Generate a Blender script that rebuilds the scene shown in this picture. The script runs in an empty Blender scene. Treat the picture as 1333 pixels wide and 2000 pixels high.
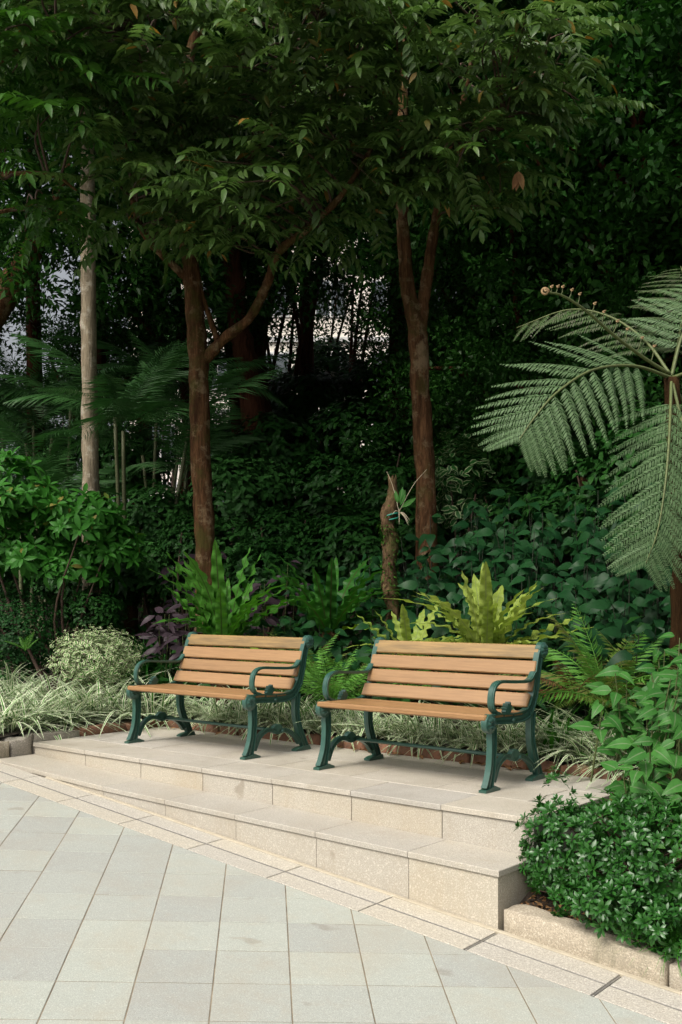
import bpy, math, random
import numpy as np
from mathutils import Matrix, Vector
R = math.radians
rng = np.random.default_rng(7)
random.seed(7)
sc = bpy.context.scene
COL = sc.collection

# ------------------------------------------------------------------ camera
F_PX, HOR, YAW, CAMZ = 2033.72, 1171.29, 0.6975, 1.05      # fitted to the paving grid, steps and bench feet
CY, SY = math.cos(YAW), math.sin(YAW)
cam = bpy.data.cameras.new('camera'); camo = bpy.data.objects.new('camera', cam); COL.objects.link(camo)
camo.location = (0, 0, CAMZ); camo.rotation_euler = (R(90), 0, YAW)
cam.sensor_fit = 'VERTICAL'; cam.sensor_height = 36; cam.lens = F_PX / 2000 * 36
cam.shift_y = (HOR - 1000) / 2000; cam.clip_start = .05; cam.clip_end = 400
sc.camera = camo

# ------------------------------------------------------------------ light
SUN_EL, SUN_AZ = 50, 184            # azimuth clockwise from +Y
world = bpy.data.worlds.new('World'); sc.world = world; world.use_nodes = True
nt = world.node_tree; nt.nodes.clear()
sky = nt.nodes.new('ShaderNodeTexSky'); sky.sky_type = 'NISHITA'; sky.sun_disc = False
sky.sun_elevation = R(SUN_EL); sky.sun_rotation = R(SUN_AZ); sky.air_density = 1.0; sky.dust_density = 8.0; sky.ozone_density = .4
bgn = nt.nodes.new('ShaderNodeBackground'); bgn.inputs['Strength'].default_value = .105
won = nt.nodes.new('ShaderNodeOutputWorld')
hz = nt.nodes.new('ShaderNodeHueSaturation'); hz.inputs['Saturation'].default_value = .3      # hazy, nearly white sky
nt.links.new(sky.outputs[0], hz.inputs['Color']); nt.links.new(hz.outputs[0], bgn.inputs[0]); nt.links.new(bgn.outputs[0], won.inputs[0])
sun = bpy.data.lights.new('sun', 'SUN'); sun.energy = 1.5; sun.angle = R(19); sun.color = (1, .93, .82)
suno = bpy.data.objects.new('sun', sun); COL.objects.link(suno)
sd = Vector((math.sin(R(SUN_AZ)) * math.cos(R(SUN_EL)), math.cos(R(SUN_AZ)) * math.cos(R(SUN_EL)), math.sin(R(SUN_EL))))
suno.rotation_euler = sd.to_track_quat('Z', 'Y').to_euler(); suno.location = (0, -5, 12)
sc.view_settings.view_transform = 'Standard'; sc.view_settings.look = 'None'
sc.view_settings.exposure = .68; sc.view_settings.gamma = 1
sc.render.engine = 'CYCLES'
sc.cycles.max_bounces = 5; sc.cycles.diffuse_bounces = 3; sc.cycles.glossy_bounces = 2; sc.cycles.transmission_bounces = 3; sc.cycles.transparent_max_bounces = 4; sc.cycles.caustics_reflective = False; sc.cycles.caustics_refractive = False

# ------------------------------------------------------------------ helpers
def at_Y(px, Y):                     # world X on the vertical plane Y seen at pixel column px
    u = (px - 666.5) / F_PX
    return Y * (u * CY - SY) / (CY + u * SY)
def depth(x, y): return -SY * x + CY * y
def at_d(px, py, d):
    r = (px - 666.5) / F_PX * d
    return np.array((CY * r - SY * d, SY * r + CY * d, CAMZ - (py - HOR) / F_PX * d))

def mesh(name, V, F, mats, smooth=False, edge=None, mi=None):
    """V (n,3); F list of faces or (k,4) array"""
    me = bpy.data.meshes.new(name)
    V = np.asarray(V, np.float32)
    if isinstance(F, np.ndarray):
        k, n = F.shape
        me.vertices.add(len(V)); me.vertices.foreach_set('co', V.ravel())
        me.loops.add(k * n); me.loops.foreach_set('vertex_index', F.astype(np.int32).ravel())
        me.polygons.add(k); me.polygons.foreach_set('loop_start', np.arange(0, k * n, n, dtype=np.int32))
        me.update(calc_edges=True)
    else:
        me.from_pydata(V.tolist(), [], [tuple(int(i) for i in f) for f in F]); me.update()
    if smooth: me.polygons.foreach_set('use_smooth', np.ones(len(me.polygons), bool))
    if edge is not None:
        a = me.attributes.new('edge', 'FLOAT', 'POINT'); a.data.foreach_set('value', np.asarray(edge, np.float32))
    for m in (mats if isinstance(mats, (list, tuple)) else [mats]): me.materials.append(m)
    if mi is not None: me.polygons.foreach_set('material_index', np.asarray(mi, np.int32))
    return me
def ob(name, me, parent=None, M=None, label=None, cat=None, group=None, kind=None):
    o = bpy.data.objects.new(name, me); COL.objects.link(o)
    if parent is not None: o.parent = parent
    if M is not None: o.matrix_basis = Matrix(np.asarray(M).tolist())
    tag(o, label, cat, group, kind); return o
def tag(o, label=None, cat=None, group=None, kind=None):
    if label: o['label'] = label
    if cat: o['category'] = cat
    if group: o['group'] = group
    if kind: o['kind'] = kind
def thing(name, label, cat, loc, group=None):
    o = ob(name, None, label=label, cat=cat, group=group); o.location = tuple(float(v) for v in loc); o.empty_display_size = .1
    return o
def loc4(o): return np.array(o.location)
def T(v):
    M = np.eye(4); M[:3, 3] = v; return M
def S(s):
    M = np.eye(4); M[0, 0], M[1, 1], M[2, 2] = (s, s, s) if np.isscalar(s) else s; return M
def norm(v): v = np.asarray(v, float); return v / (np.linalg.norm(v, axis=-1, keepdims=True) + 1e-12)
def frame(p, d, up, s=1.0):          # local X along d, local Z near up
    x = norm(d); z = np.asarray(up, float); z = z - x * np.dot(z, x)
    if np.linalg.norm(z) < 1e-6: z = np.cross(x, (1, 0, 0.1))
    z = norm(z); y = np.cross(z, x)
    M = np.eye(4); sx, sy, sz = (s, s, s) if np.isscalar(s) else s
    M[:3, 0], M[:3, 1], M[:3, 2], M[:3, 3] = x * sx, y * sy, z * sz, p
    return M
class Geo:
    """quads gathered into one mesh, with the per-vertex 'edge' value leaves use"""
    def __init__(self): self.V = []; self.F = []; self.E = []; self.n = 0; self.mi = []
    def add(self, V, F, E=None, m=0):
        V = np.asarray(V, float); F = np.asarray(F, int)
        self.V.append(V); self.F.append(F + self.n); self.E.append(np.zeros(len(V)) if E is None else E)
        self.mi.append(np.full(len(F), m)); self.n += len(V); return self
    def inst(self, t, Ms, m=0):
        V, F, E = t; Ms = np.asarray(Ms, float); k = len(Ms)
        if k == 0: return self
        P = np.einsum('kij,nj->kni', Ms[:, :3, :3], V) + Ms[:, None, :3, 3]
        FF = (F[None] + (np.arange(k) * len(V))[:, None, None]).reshape(-1, F.shape[1])
        return self.add(P.reshape(-1, 3), FF, np.tile(E, k), m)
    def get(self): return np.concatenate(self.V), np.concatenate(self.F), np.concatenate(self.E)
    def mesh(self, name, mats, smooth=True, off=None):
        V, F, E = self.get()
        if off is not None: V = V - np.asarray(off)
        return mesh(name, V, F, mats, smooth, E, np.concatenate(self.mi))
def tube(P, rad, n=8, cap=True):
    P = np.asarray(P, float); k = len(P); rad = np.broadcast_to(rad, (k,))
    t = norm(np.gradient(P, axis=0)); a = np.array((0, 0, 1.0)) if abs(t[0, 2]) < .9 else np.array((1.0, 0, 0))
    u = norm(np.cross(t[0], a)); V = []
    an = np.arange(n) * 2 * math.pi / n
    for i in range(k):
        u = norm(u - t[i] * np.dot(u, t[i])); w = np.cross(t[i], u)
        V.append(P[i] + rad[i] * (np.cos(an)[:, None] * u + np.sin(an)[:, None] * w))
    V = np.concatenate(V); F = []
    for i in range(k - 1):
        for j in range(n): F.append((i * n + j, i * n + (j + 1) % n, (i + 1) * n + (j + 1) % n, (i + 1) * n + j))
    if cap:
        for b, o in ((0, -1), ((k - 1) * n, 1)):
            c = len(V); V = np.vstack([V, V[b:b + n].mean(0)])
            for j in range(0, n, 2):
                q = (b + j, b + (j + 1) % n, b + (j + 2) % n, c); F.append(q if o > 0 else q[::-1])
    return V, np.array(F)
def smooth_path(P, n):
    P = np.asarray(P, float); k = len(P)
    Q = np.vstack([2 * P[0] - P[1], P, 2 * P[-1] - P[-2]]); out = []
    for s in np.linspace(0, k - 1, n):
        i = min(int(s), k - 2); t = s - i; a, b, c, d = Q[i:i + 4]
        out.append(.5 * (2 * b + (c - a) * t + (2 * a - 5 * b + 4 * c - d) * t * t + (3 * b - a - 3 * c + d) * t ** 3))
    return np.array(out)
def slab(poly, ztop, th, bev=.004):
    """bevelled slab over a convex plan polygon (ccw); ztop(x,y)"""
    P = np.asarray(poly, float); n = len(P)
    e = norm(np.roll(P, -1, 0) - P); nr = np.stack([-e[:, 1], e[:, 0]], -1)
    I = np.zeros_like(P)
    for i in range(n):
        a, b = nr[i - 1], nr[i]; I[i] = P[i] + (a + b) / max(1 + a @ b, .25) * bev
    z = np.array([ztop(x, y) for x, y in P]); zi = np.array([ztop(x, y) for x, y in I])
    V = np.vstack([np.c_[P, z - th], np.c_[P, z - bev], np.c_[I, zi]])
    F = [tuple(range(n))[::-1], tuple(range(2 * n, 3 * n))]
    for k in range(2):
        for i in range(n): F.append((k * n + i, k * n + (i + 1) % n, (k + 1) * n + (i + 1) % n, (k + 1) * n + i))
    return V, F
def box(x0, x1, y0, y1, z0, z1, bev=.004):
    """box bevelled on all its edges"""
    V = []; b = bev
    for ax in range(3):
        for sx in (0, 1):
            for sy in (0, 1):
                for sz in (0, 1):
                    p = [(x0, x1)[sx], (y0, y1)[sy], (z0, z1)[sz]]
                    for k, sgn in zip(range(3), (sx, sy, sz)):
                        if k != ax: p[k] += b * (1 - 2 * sgn)
                    V.append(p)
    ix = lambda ax, sx, sy, sz: ax * 8 + sx * 4 + sy * 2 + sz
    F = []
    for s in (0, 1):
        q = [ix(0, s, 0, 0), ix(0, s, 1, 0), ix(0, s, 1, 1), ix(0, s, 0, 1)]; F.append(q if s else q[::-1])
        q = [ix(1, 0, s, 0), ix(1, 0, s, 1), ix(1, 1, s, 1), ix(1, 1, s, 0)]; F.append(q if s else q[::-1])
        q = [ix(2, 0, 0, s), ix(2, 1, 0, s), ix(2, 1, 1, s), ix(2, 0, 1, s)]; F.append(q if s else q[::-1])
    for a in (0, 1):
        for c in (0, 1):
            F.append([ix(0, a, c, 0), ix(0, a, c, 1), ix(1, a, c, 1), ix(1, a, c, 0)])
            F.append([ix(1, 0, a, c), ix(1, 1, a, c), ix(2, 1, a, c), ix(2, 0, a, c)])
            F.append([ix(0, a, 0, c), ix(0, a, 1, c), ix(2, a, 1, c), ix(2, a, 0, c)])
            for d in (0, 1): F.append([ix(0, a, c, d), ix(1, a, c, d), ix(2, a, c, d)])
    C = np.array(((x0 + x1) / 2, (y0 + y1) / 2, (z0 + z1) / 2)); V = np.array(V, float)
    G = []
    for q in F:                                          # wind outwards
        p = V[q]; nn = np.cross(p[1] - p[0], p[2] - p[0])
        G.append(tuple(q) if nn @ (p.mean(0) - C) > 0 else tuple(q[::-1]))
    return V, G

# ------------------------------------------------------------------ materials
def nodes(name):
    m = bpy.data.materials.new(name); m.use_nodes = True; t = m.node_tree; t.nodes.clear()
    out = t.nodes.new('ShaderNodeOutputMaterial'); p = t.nodes.new('ShaderNodeBsdfPrincipled'); t.links.new(p.outputs[0], out.inputs[0])
    return m, t, p, out
def N(t, typ, ins=(), **kw):
    n = t.nodes.new('ShaderNode' + typ)
    for k, v in kw.items(): setattr(n, k, v)
    for k, v in (ins.items() if isinstance(ins, dict) else enumerate(ins)):
        if v is None: continue
        if hasattr(v, 'is_linked'): t.links.new(v, n.inputs[k])
        else: n.inputs[k].default_value = v
    return n
def mix(t, f, a, b, mode='MIX'):
    n = t.nodes.new('ShaderNodeMix'); n.data_type = 'RGBA'; n.blend_type = mode
    for i, v in ((0, f), (6, a), (7, b)):
        if hasattr(v, 'is_linked'): t.links.new(v, n.inputs[i])
        else: n.inputs[i].default_value = v if i == 0 else (*v, 1)
    return n.outputs[2]
def ramp(t, f, a, b, lo=0., hi=1.):
    n = N(t, 'MapRange', {0: f, 1: a, 2: b, 3: lo, 4: hi}); return n.outputs[0]
def noise(t, vec, scale, detail=4, rough=.6, dist=0.):
    return N(t, 'TexNoise', {'Vector': vec, 'Scale': scale, 'Detail': detail, 'Roughness': rough, 'Distortion': dist}).outputs[0]
def bump(t, p, h, st=.2, d=.01):
    b = N(t, 'Bump', {'Strength': st, 'Distance': d, 'Height': h}); t.links.new(b.outputs[0], p.inputs['Normal'])
def granite(name, base, dark, light, var=.08, stain=(.30, .25, .17), stain_amt=.25, sc_=260, rough=.75):
    m, t, p, _ = nodes(name); pos = N(t, 'NewGeometry').outputs['Position']; oi = N(t, 'ObjectInfo').outputs['Random']
    c = mix(t, ramp(t, noise(t, pos, sc_, 2), .42, .62), dark, base)
    c = mix(t, ramp(t, noise(t, pos, sc_ * .6, 2), .55, .7), c, light)
    c = mix(t, ramp(t, noise(t, pos, 2.3, 6, .65, .4), .45, .75, 0, stain_amt), c, stain)
    c = mix(t, ramp(t, noise(t, pos, 5.5, 2, .5), .70, .76, 0, stain_amt), c, tuple(v * .6 for v in stain))
    c = mix(t, ramp(t, noise(t, pos, 14, 5, .7), .5, .8, 0, stain_amt * .8), c, tuple(v * .75 for v in base))
    sv = N(t, 'Mapping', {'Vector': pos, 'Scale': (1, 1, .12)}).outputs[0]
    c = mix(t, ramp(t, noise(t, sv, 9, 5, .7), .52, .72, 0, stain_amt * .6), c, stain)
    v = ramp(t, oi, 0, 1, 1 - var, 1 + var); hs = N(t, 'HueSaturation', {'Value': v, 'Saturation': ramp(t, oi, 0, 1, .8, 1.2), 'Color': c})
    t.links.new(hs.outputs[0], p.inputs['Base Color']); p.inputs['Roughness'].default_value = rough
    bump(t, p, noise(t, pos, sc_, 3), .25, .003); return m
def plain(name, c1, c2, scale=30, rough=.6, bst=.3, bd=.004, stretch=None, metal=0., coat=0., spec=.5):
    m, t, p, _ = nodes(name); v = N(t, 'TexCoord').outputs['Object']
    if stretch: v = N(t, 'Mapping', {'Vector': v, 'Scale': stretch}).outputs[0]
    n = noise(t, v, scale, 6, .65)
    oi = N(t, 'ObjectInfo').outputs['Random']
    c = mix(t, ramp(t, n, .3, .7), c1, c2)
    c = N(t, 'HueSaturation', {'Value': ramp(t, oi, 0, 1, .92, 1.08), 'Color': c}).outputs[0]
    t.links.new(c, p.inputs['Base Color']); p.inputs['Roughness'].default_value = rough; p.inputs['Metallic'].default_value = metal
    p.inputs['Coat Weight'].default_value = coat; p.inputs['Specular IOR Level'].default_value = spec
    bump(t, p, n, bst, bd); return m
def bark(name, c1, c2, moss=None, scale=9, lichen=None, ring=0):
    m, t, p, _ = nodes(name); pos = N(t, 'NewGeometry').outputs['Position']
    v = N(t, 'Mapping', {'Vector': pos, 'Scale': (1, 1, .14)}).outputs[0]
    n = noise(t, v, scale * 5, 8, .7, .5); c = mix(t, ramp(t, n, .32, .68), c1, c2)
    n2 = noise(t, pos, 7, 6, .7)
    c = mix(t, ramp(t, noise(t, v, 16, 5, .7), .38, .62, 0, .8), c, tuple(q * .45 for q in c2))
    if lichen: c = mix(t, ramp(t, n2, .52, .62, 0, .8), c, lichen)
    if moss: c = mix(t, ramp(t, noise(t, pos, 5, 6, .7), .5, .66, 0, .75), c, moss)
    h = n
    if ring:
        w = N(t, 'Mapping', {'Vector': pos, 'Scale': (.6, .6, 9)}).outputs[0]; rn = noise(t, w, 4, 5, .6)
        c = mix(t, ramp(t, rn, .55, .72, 0, .5), c, tuple(x * .45 for x in c1))
    t.links.new(c, p.inputs['Base Color']); p.inputs['Roughness'].default_value = .9; p.inputs['Specular IOR Level'].default_value = .06
    bump(t, p, h, .9, .02); return m
def leafm(name, c1, c2, rough=.45, trans=.25, edge=None, e0=.45, e1=.8, spec=.13, yellow=None, ymin=.93, mid=None, raw=False):
    if not raw: c1, c2 = [(c[0] * .60, c[1] * 1.18, c[2] * .46) if c[1] > c[0] else c for c in (c1, c2)]
    m, t, p, out = nodes(name); g = N(t, 'NewGeometry'); oi = N(t, 'ObjectInfo').outputs['Random']
    r = N(t, 'Math', [N(t, 'Math', [g.outputs['Random Per Island'], oi], operation='ADD').outputs[0]], operation='FRACT').outputs[0]
    c = mix(t, r, c1, c2)
    c = mix(t, ramp(t, noise(t, g.outputs['Position'], 40, 3), .3, .7, 0, .45), c, tuple(v * .6 for v in c1))
    if yellow:
        c = mix(t, ramp(t, r, ymin, ymin + .01), c, yellow)
    ea = N(t, 'Attribute', attribute_name='edge').outputs['Fac']
    if edge:
        en = N(t, 'Math', [ea, N(t, 'Math', [noise(t, g.outputs['Position'], 55, 2), .5], operation='MULTIPLY').outputs[0]], operation='ADD').outputs[0]
        c = mix(t, ramp(t, en, e0 + .25, e1 + .25), c, edge)
    if mid:
        c = mix(t, ramp(t, ea, .0, .14, 1, 0), c, mid)
    t.links.new(c, p.inputs['Base Color']); p.inputs['Roughness'].default_value = rough; p.inputs['Specular IOR Level'].default_value = spec
    tr = N(t, 'BsdfTranslucent', {0: N(t, 'HueSaturation', {'Value': 1.2, 'Saturation': 1.1, 'Color': c}).outputs[0]})
    ms = N(t, 'MixShader', {0: trans, 1: p.outputs[0], 2: tr.outputs[0]}); t.links.new(ms.outputs[0], out.inputs[0])
    return m
M_ = {}
M_['paver'] = granite('paver_granite', (.398, .415, .375), (.30, .315, .285), (.50, .515, .465), .08, (.34, .295, .225), .45, 300)
M_['step'] = granite('step_granite', (.455, .42, .352), (.335, .308, .257), (.57, .53, .455), .06, (.33, .275, .195), .5, 210)
M_['coping'] = granite('coping_granite', (.47, .435, .37), (.335, .31, .265), (.59, .55, .48), .05, (.25, .22, .165), .6, 230)
M_['drainslab'] = granite('drain_slab_granite', (.50, .468, .40), (.33, .305, .26), (.62, .59, .51), .05, (.42, .37, .28), .35, 170)
M_['kerb'] = granite('kerb_granite', (.39, .345, .275), (.25, .22, .175), (.50, .455, .375), .08, (.13, .125, .085), .95, 170, .9)
M_['mortar'] = plain('mortar', (.30, .25, .175), (.13, .108, .078), 7, .95)
M_['mortar_pale'] = plain('pale_mortar', (.46, .41, .315), (.36, .32, .24), 20, .95)
M_['steel'] = plain('drain_steel', (.34, .33, .30), (.22, .21, .19), 60, .5, .1, .002, metal=.6)
M_['dark'] = plain('drain_gap', (.07, .065, .055), (.04, .036, .03), 20, .9)
M_['soil'] = plain('soil', (.055, .038, .024), (.025, .018, .012), 25, .95, .9, .03)
M_['brick'] = plain('old_brick', (.23, .10, .055), (.12, .075, .05), 35, .95, .8, .008)
M_['iron'] = plain('green_iron', (.022, .072, .054), (.034, .098, .075), 40, .34, .12, .002, coat=.15)
M_['wood_top'] = plain('weathered_slat', (.34, .215, .075), (.13, .085, .035), 5, .5, .2, .002, stretch=(.6, 8, 8))
M_['wood'] = plain('painted_slat', (.325, .187, .082), (.235, .132, .056), 6, .5, .2, .0015, stretch=(.8, 14, 14))
M_['wood_seat'] = plain('seat_slat_wood', (.335, .187, .078), (.205, .108, .042), 8, .45, .2, .002, stretch=(.5, 9, 9))
M_['bark_pale'] = bark('pale_bark', (.42, .35, .25), (.27, .22, .15), None, 8, (.50, .45, .36), 1)
M_['bark_brown'] = bark('brown_bark', (.185, .095, .045), (.05, .023, .011), (.06, .055, .015), 9, (.20, .145, .085))
M_['bark_dark'] = bark('dark_bark', (.13, .052, .028), (.05, .02, .011), None, 8)
M_['bark_stump'] = bark('mossy_bark', (.22, .14, .075), (.08, .05, .03), (.045, .06, .015), 8)
M_['bark_fern'] = bark('fibrous_bark', (.10, .052, .022), (.04, .022, .01), None, 14)
M_['twig'] = plain('twig', (.085, .05, .03), (.05, .03, .02), 40, .8)
M_['stem_dark'] = plain('dark_stem', (.02, .03, .015), (.03, .035, .02), 40, .8)
M_['stem_green'] = plain('green_stem', (.10, .13, .035), (.07, .085, .03), 40, .6)
M_['cane'] = plain('palm_cane', (.11, .12, .05), (.06, .07, .03), 12, .6, stretch=(1, 1, 6))

# ------------------------------------------------------------------ leaf shapes (along +X, face up +Z)
def leaf(L, W, n=4, fold=.2, droop=.2, peak=.45, ruff=0., nr=6, side=1, strap=False, acute=0.):
    t = np.linspace(0, 1, n + 1); p = math.log(.5) / math.log(peak)
    w = W / 2 * np.sin(math.pi * t ** p) ** .85; w = W / 2 * np.minimum(1, .25 + (t / .3) ** .8) * (1 - t ** 5) ** .8 if strap else w
    w = w * (1 - acute * t)
    w[0] = W * .03; w[-1] = W * .01
    x = L * (t - droop * .25 * t ** 2.5); z0 = -droop * L * t ** 2
    k = 2 * side + 1; V = []; E = []
    for j in range(k):
        a = (j - side) / side
        zz = z0 + fold * abs(a) * w + (ruff * W * np.sin(t * math.pi * 2 * nr + (a > 0) * 1.3) * abs(a) ** 1.5 * (w / (W / 2)) if ruff else 0)
        V.append(np.stack([x, a * w, zz], -1)); E.append(np.full(n + 1, abs(a)))
    V = np.stack(V, 1).reshape(-1, 3); E = np.stack(E, 1).ravel(); F = []
    for i in range(n):
        for j in range(k - 1): F.append((i * k + j, (i + 1) * k + j, (i + 1) * k + j + 1, i * k + j + 1))
    return V, np.array(F), E
def merge(items):
    g = Geo()
    for t, Ms in items: g.inst(t, Ms)
    return g.get()
def rand_dir(el0, el1):
    a = rng.uniform(0, 2 * math.pi); e = R(rng.uniform(el0, el1)); return np.array((math.cos(a) * math.cos(e), math.sin(a) * math.cos(e), math.sin(e)))

# ------------------------------------------------------------------ ground levels
PA, PB, PC = -.8182, -.0895, .034
def plaza_z(x, y): return PA + PB * x + PC * y
def tread_z(x): return max(-.1627 - .0173 * (x + 3.717), plaza_z(x, 4.07) - .002)
NOSE_Y, TREAD_Y, DIN, DOUT = 4.4177, 4.0895, 4.071, 3.8006
XL, XR, YB = -6.66, -2.49, 5.66
def sstep(a, b, x): t = np.clip((x - a) / (b - a), 0, 1); return t * t * (3 - 2 * t)
def gz(x, y):
    back = .07 + .33 * np.clip(y - 5.95, 0, 9) * sstep(5.9, 6.6, y) + .05 * np.sin(x * 1.7 + y) * sstep(6, 8, y)
    right = plaza_z(x, 4.1) + .085 + (.07 - plaza_z(x, 4.1) - .085) * sstep(4.15, 5.6, y)
    left = max(plaza_z(x, 4.1) + .12, .06)
    if x > XR - .02: f = sstep(5.2, 5.9, y); return right * (1 - f) + back * f
    if x < XL: f = sstep(5.5, 6.1, y); return left * (1 - f) + back * f
    return back

# ------------------------------------------------------------------ the setting
def pz_mesh(x0, x1, y0, y1, dz): return [(x, y, plaza_z(x, y) + dz) for x, y in ((x0, y0), (x1, y0), (x1, y1), (x0, y1))]
# paved plaza: a base sheet, a mortar bed under the pavers in view, and the pavers themselves
plaza = ob('plaza', mesh('plaza', pz_mesh(-16, 12, -14, DIN + .02, -.03), [(0, 1, 2, 3)], M_['paver']), kind='structure')
PS, PANG, POX, POY = .3034, .7698, -4.7164, 3.2638
ca, sa = math.cos(PANG), math.sin(PANG)
def clip(poly, Y):
    out = []
    for i in range(len(poly)):
        a, b = poly[i - 1], poly[i]
        if (a[1] <= Y) != (b[1] <= Y):
            t = (Y - a[1]) / (b[1] - a[1]); out.append((a[0] + t * (b[0] - a[0]), Y))
        if b[1] <= Y: out.append(b)
    return out
ob('mortar_bed', mesh('mortar_bed', pz_mesh(-13, 4, -3, DOUT, -.0022), [(0, 1, 2, 3)], M_['mortar']), plaza)
cand = []
for i in range(-40, 40):
    for j in range(-40, 40):
        g = .0027
        q = [(i + a, j + b) for a, b in ((0, 0), (0, 1), (1, 1), (1, 0))]
        P = [(POX + u * PS * ca + v * PS * sa, POY + u * PS * sa - v * PS * ca) for u, v in q]
        c = np.mean(P, 0)
        P = [tuple(np.array(p) - np.sign(np.array([(np.array(p) - c) @ (ca, sa)])) * g * np.array((ca, sa)) - np.sign((np.array(p) - c) @ (sa, -ca)) * g * np.array((sa, -ca))) for p in P]
        P = clip(P, DOUT - .003)
        if len(P) < 3: continue
        ar = .5 * sum(P[k - 1][0] * P[k][1] - P[k][0] * P[k - 1][1] for k in range(len(P)))
        if abs(ar) < .0004: continue
        if ar < 0: P = P[::-1]
        d = depth(*c); r = CY * c[0] + SY * c[1]
        if d < .5: continue
        px = 666.5 + F_PX * r / d; py = HOR + F_PX * (CAMZ - plaza_z(*c)) / d
        off = max(0, -px, px - 1333) + max(0, py - 2000)
        cand.append((off, P))
cand.sort(key=lambda a: a[0])
keep = cand[:298]; rest = cand[298:]
for off, P in keep:
    tilt = rng.normal(0, .0022, 2); dz = rng.normal(0, .0005); c = np.mean(P, 0)
    V, F = slab(P, lambda x, y: plaza_z(x, y) + dz + tilt[0] * (x - c[0]) + tilt[1] * (y - c[1]), .03, .0012)
    ob('paver', mesh('paver', V, F, M_['paver']), plaza)
VV, FF, n = [], [], 0
for off, P in rest:
    V, F = slab(P, plaza_z, .03, .0025); VV.append(V); FF += [tuple(i + n for i in f) for f in F]; n += len(V)
ob('paver_field', mesh('paver_field', np.vstack(VV), FF, M_['paver']), plaza, kind='stuff')

# slot drain along the foot of the steps
drain = ob('drain', mesh('drain', pz_mesh(-13, 4, DOUT, DIN + .021, -.012), [(0, 1, 2, 3)], M_['mortar']), kind='structure')
DX0, DSX = -6.071, .5983
ych = (DOUT + DIN) / 2 + .005
for i in range(-8, 13):
    x0 = DX0 + DSX * i + .004; x1 = x0 + DSX - .008
    if i >= 5: x1 -= .010
    for y0, y1 in ((DOUT + .002, ych - .0095), (ych + .0095, DIN - .002)):
        ob('drain_slab', mesh('drain_slab', *slab([(x0, y0), (x1, y0), (x1, y1), (x0, y1)], lambda x, y: plaza_z(x, y) + .001, .03, .002), M_['drainslab']), drain)
    for yy in (ych - .0070, ych + .0030):
        ob('drain_rail', mesh('drain_rail', *slab([(x0, yy), (x1, yy), (x1, yy + .004), (x0, yy + .004)], lambda x, y: plaza_z(x, y) - .001, .01, .0008), M_['steel']), drain)
    if i >= 4:
        xa = x1 + .002
        ob('drain_crossbar', mesh('drain_crossbar', *slab([(xa, DOUT + .012), (xa + .011, DOUT + .012), (xa + .011, DIN - .012), (xa, DIN - .012)], lambda x, y: plaza_z(x, y) - .002, .01, .001), M_['steel']), drain)
ob('drain_gap', mesh('drain_gap', pz_mesh(-13, 4, ych - .0125, ych + .0125, -.009), [(0, 1, 2, 3)], M_['dark']), drain)
# mortar fillet between drain and riser
ob('mortar_fillet', mesh('mortar_fillet', *slab([(-6.0, DIN), (4, DIN), (4, DIN + .026), (-6.0, DIN + .026)], lambda x, y: plaza_z(x, y) + .006, .02, .004), M_['mortar_pale']), drain)

# platform with one step
plat = ob('platform', mesh('platform', *box(XL + .01, XR - .03, NOSE_Y + .03, YB, -.9, -.0285, .003), M_['mortar']), kind='structure')
NX0, NSX = -6.6427, .6012
rows = [NOSE_Y, NOSE_Y + .36, NOSE_Y + .36 + .45, YB]
for r in range(3):
    k = 0
    xs = [XL + .0] + [NX0 + NSX * i + (.30 if r == 1 else 0) for i in range(0 if r == 1 else 1, 8)]
    xs = [x for x in xs if x < XR - .1] + [XR]
    for a, b in zip(xs[:-1], xs[1:]):
        dz = rng.normal(0, .0006)
        ob('coping_slab', mesh('coping_slab', *slab([(a + .0018, rows[r] + .0015), (b - .0018, rows[r] + .0015), (b - .0018, rows[r + 1] - .0015), (a + .0018, rows[r + 1] - .0015)], lambda x, y: dz, .028, .003), M_['coping']), plat)
xs = [XL + .0] + [NX0 + NSX * i for i in range(1, 7)] + [XR - .012]
for a, b in zip(xs[:-1], xs[1:]):
    V, F = box(a + .002, b - .002, NOSE_Y + .012, NOSE_Y + .045, -.5, -.0315, .002); ob('riser_panel', mesh('riser_panel', V, F, M_['step']), plat)
ob('riser_panel', mesh('riser_panel', *box(XR - .045, XR - .012, NOSE_Y + .047, YB - .01, -.6, -.0315, .002), M_['step']), plat)
step = ob('step', mesh('step', *slab([(XL, TREAD_Y + .03), (XR - .03, TREAD_Y + .03), (XR - .03, NOSE_Y + .04), (XL, NOSE_Y + .04)], lambda x, y: tread_z(x) - .0285, .7, .003), M_['mortar']), kind='structure')
tx = [XL + .002] + [at_Y(p, TREAD_Y) for p in (200.2, 321.7, 459, 616, 796.5)] + [XR]
for i, (a, b) in enumerate(zip(tx[:-1], tx[1:])):
    ob('tread_slab', mesh('tread_slab', *slab([(a + .0015, TREAD_Y), (b - .0015, TREAD_Y), (b - .0015, NOSE_Y + .0115), (a + .0015, NOSE_Y + .0115)], lambda x, y: tread_z(x), .028, .003), M_['step']), step)
for a, b in zip(tx[:-1], tx[1:]):
    V, F = slab([(a + .0015, TREAD_Y + .010), (b - .0015 - (.01 if b == XR else 0), TREAD_Y + .010), (b - .0015 - (.01 if b == XR else 0), TREAD_Y + .04), (a + .0015, TREAD_Y + .04)], lambda x, y: tread_z(x) - .031, .55, .002)
    ob('riser_panel', mesh('riser_panel', V, F, M_['step']), step)
V, F = slab([(XR - .04, TREAD_Y + .042), (XR - .011, TREAD_Y + .042), (XR - .011, NOSE_Y + .01), (XR - .04, NOSE_Y + .01)], lambda x, y: tread_z(x) - .031, .55, .002)
ob('riser_panel', mesh('riser_panel', V, F, M_['step']), step)

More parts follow.
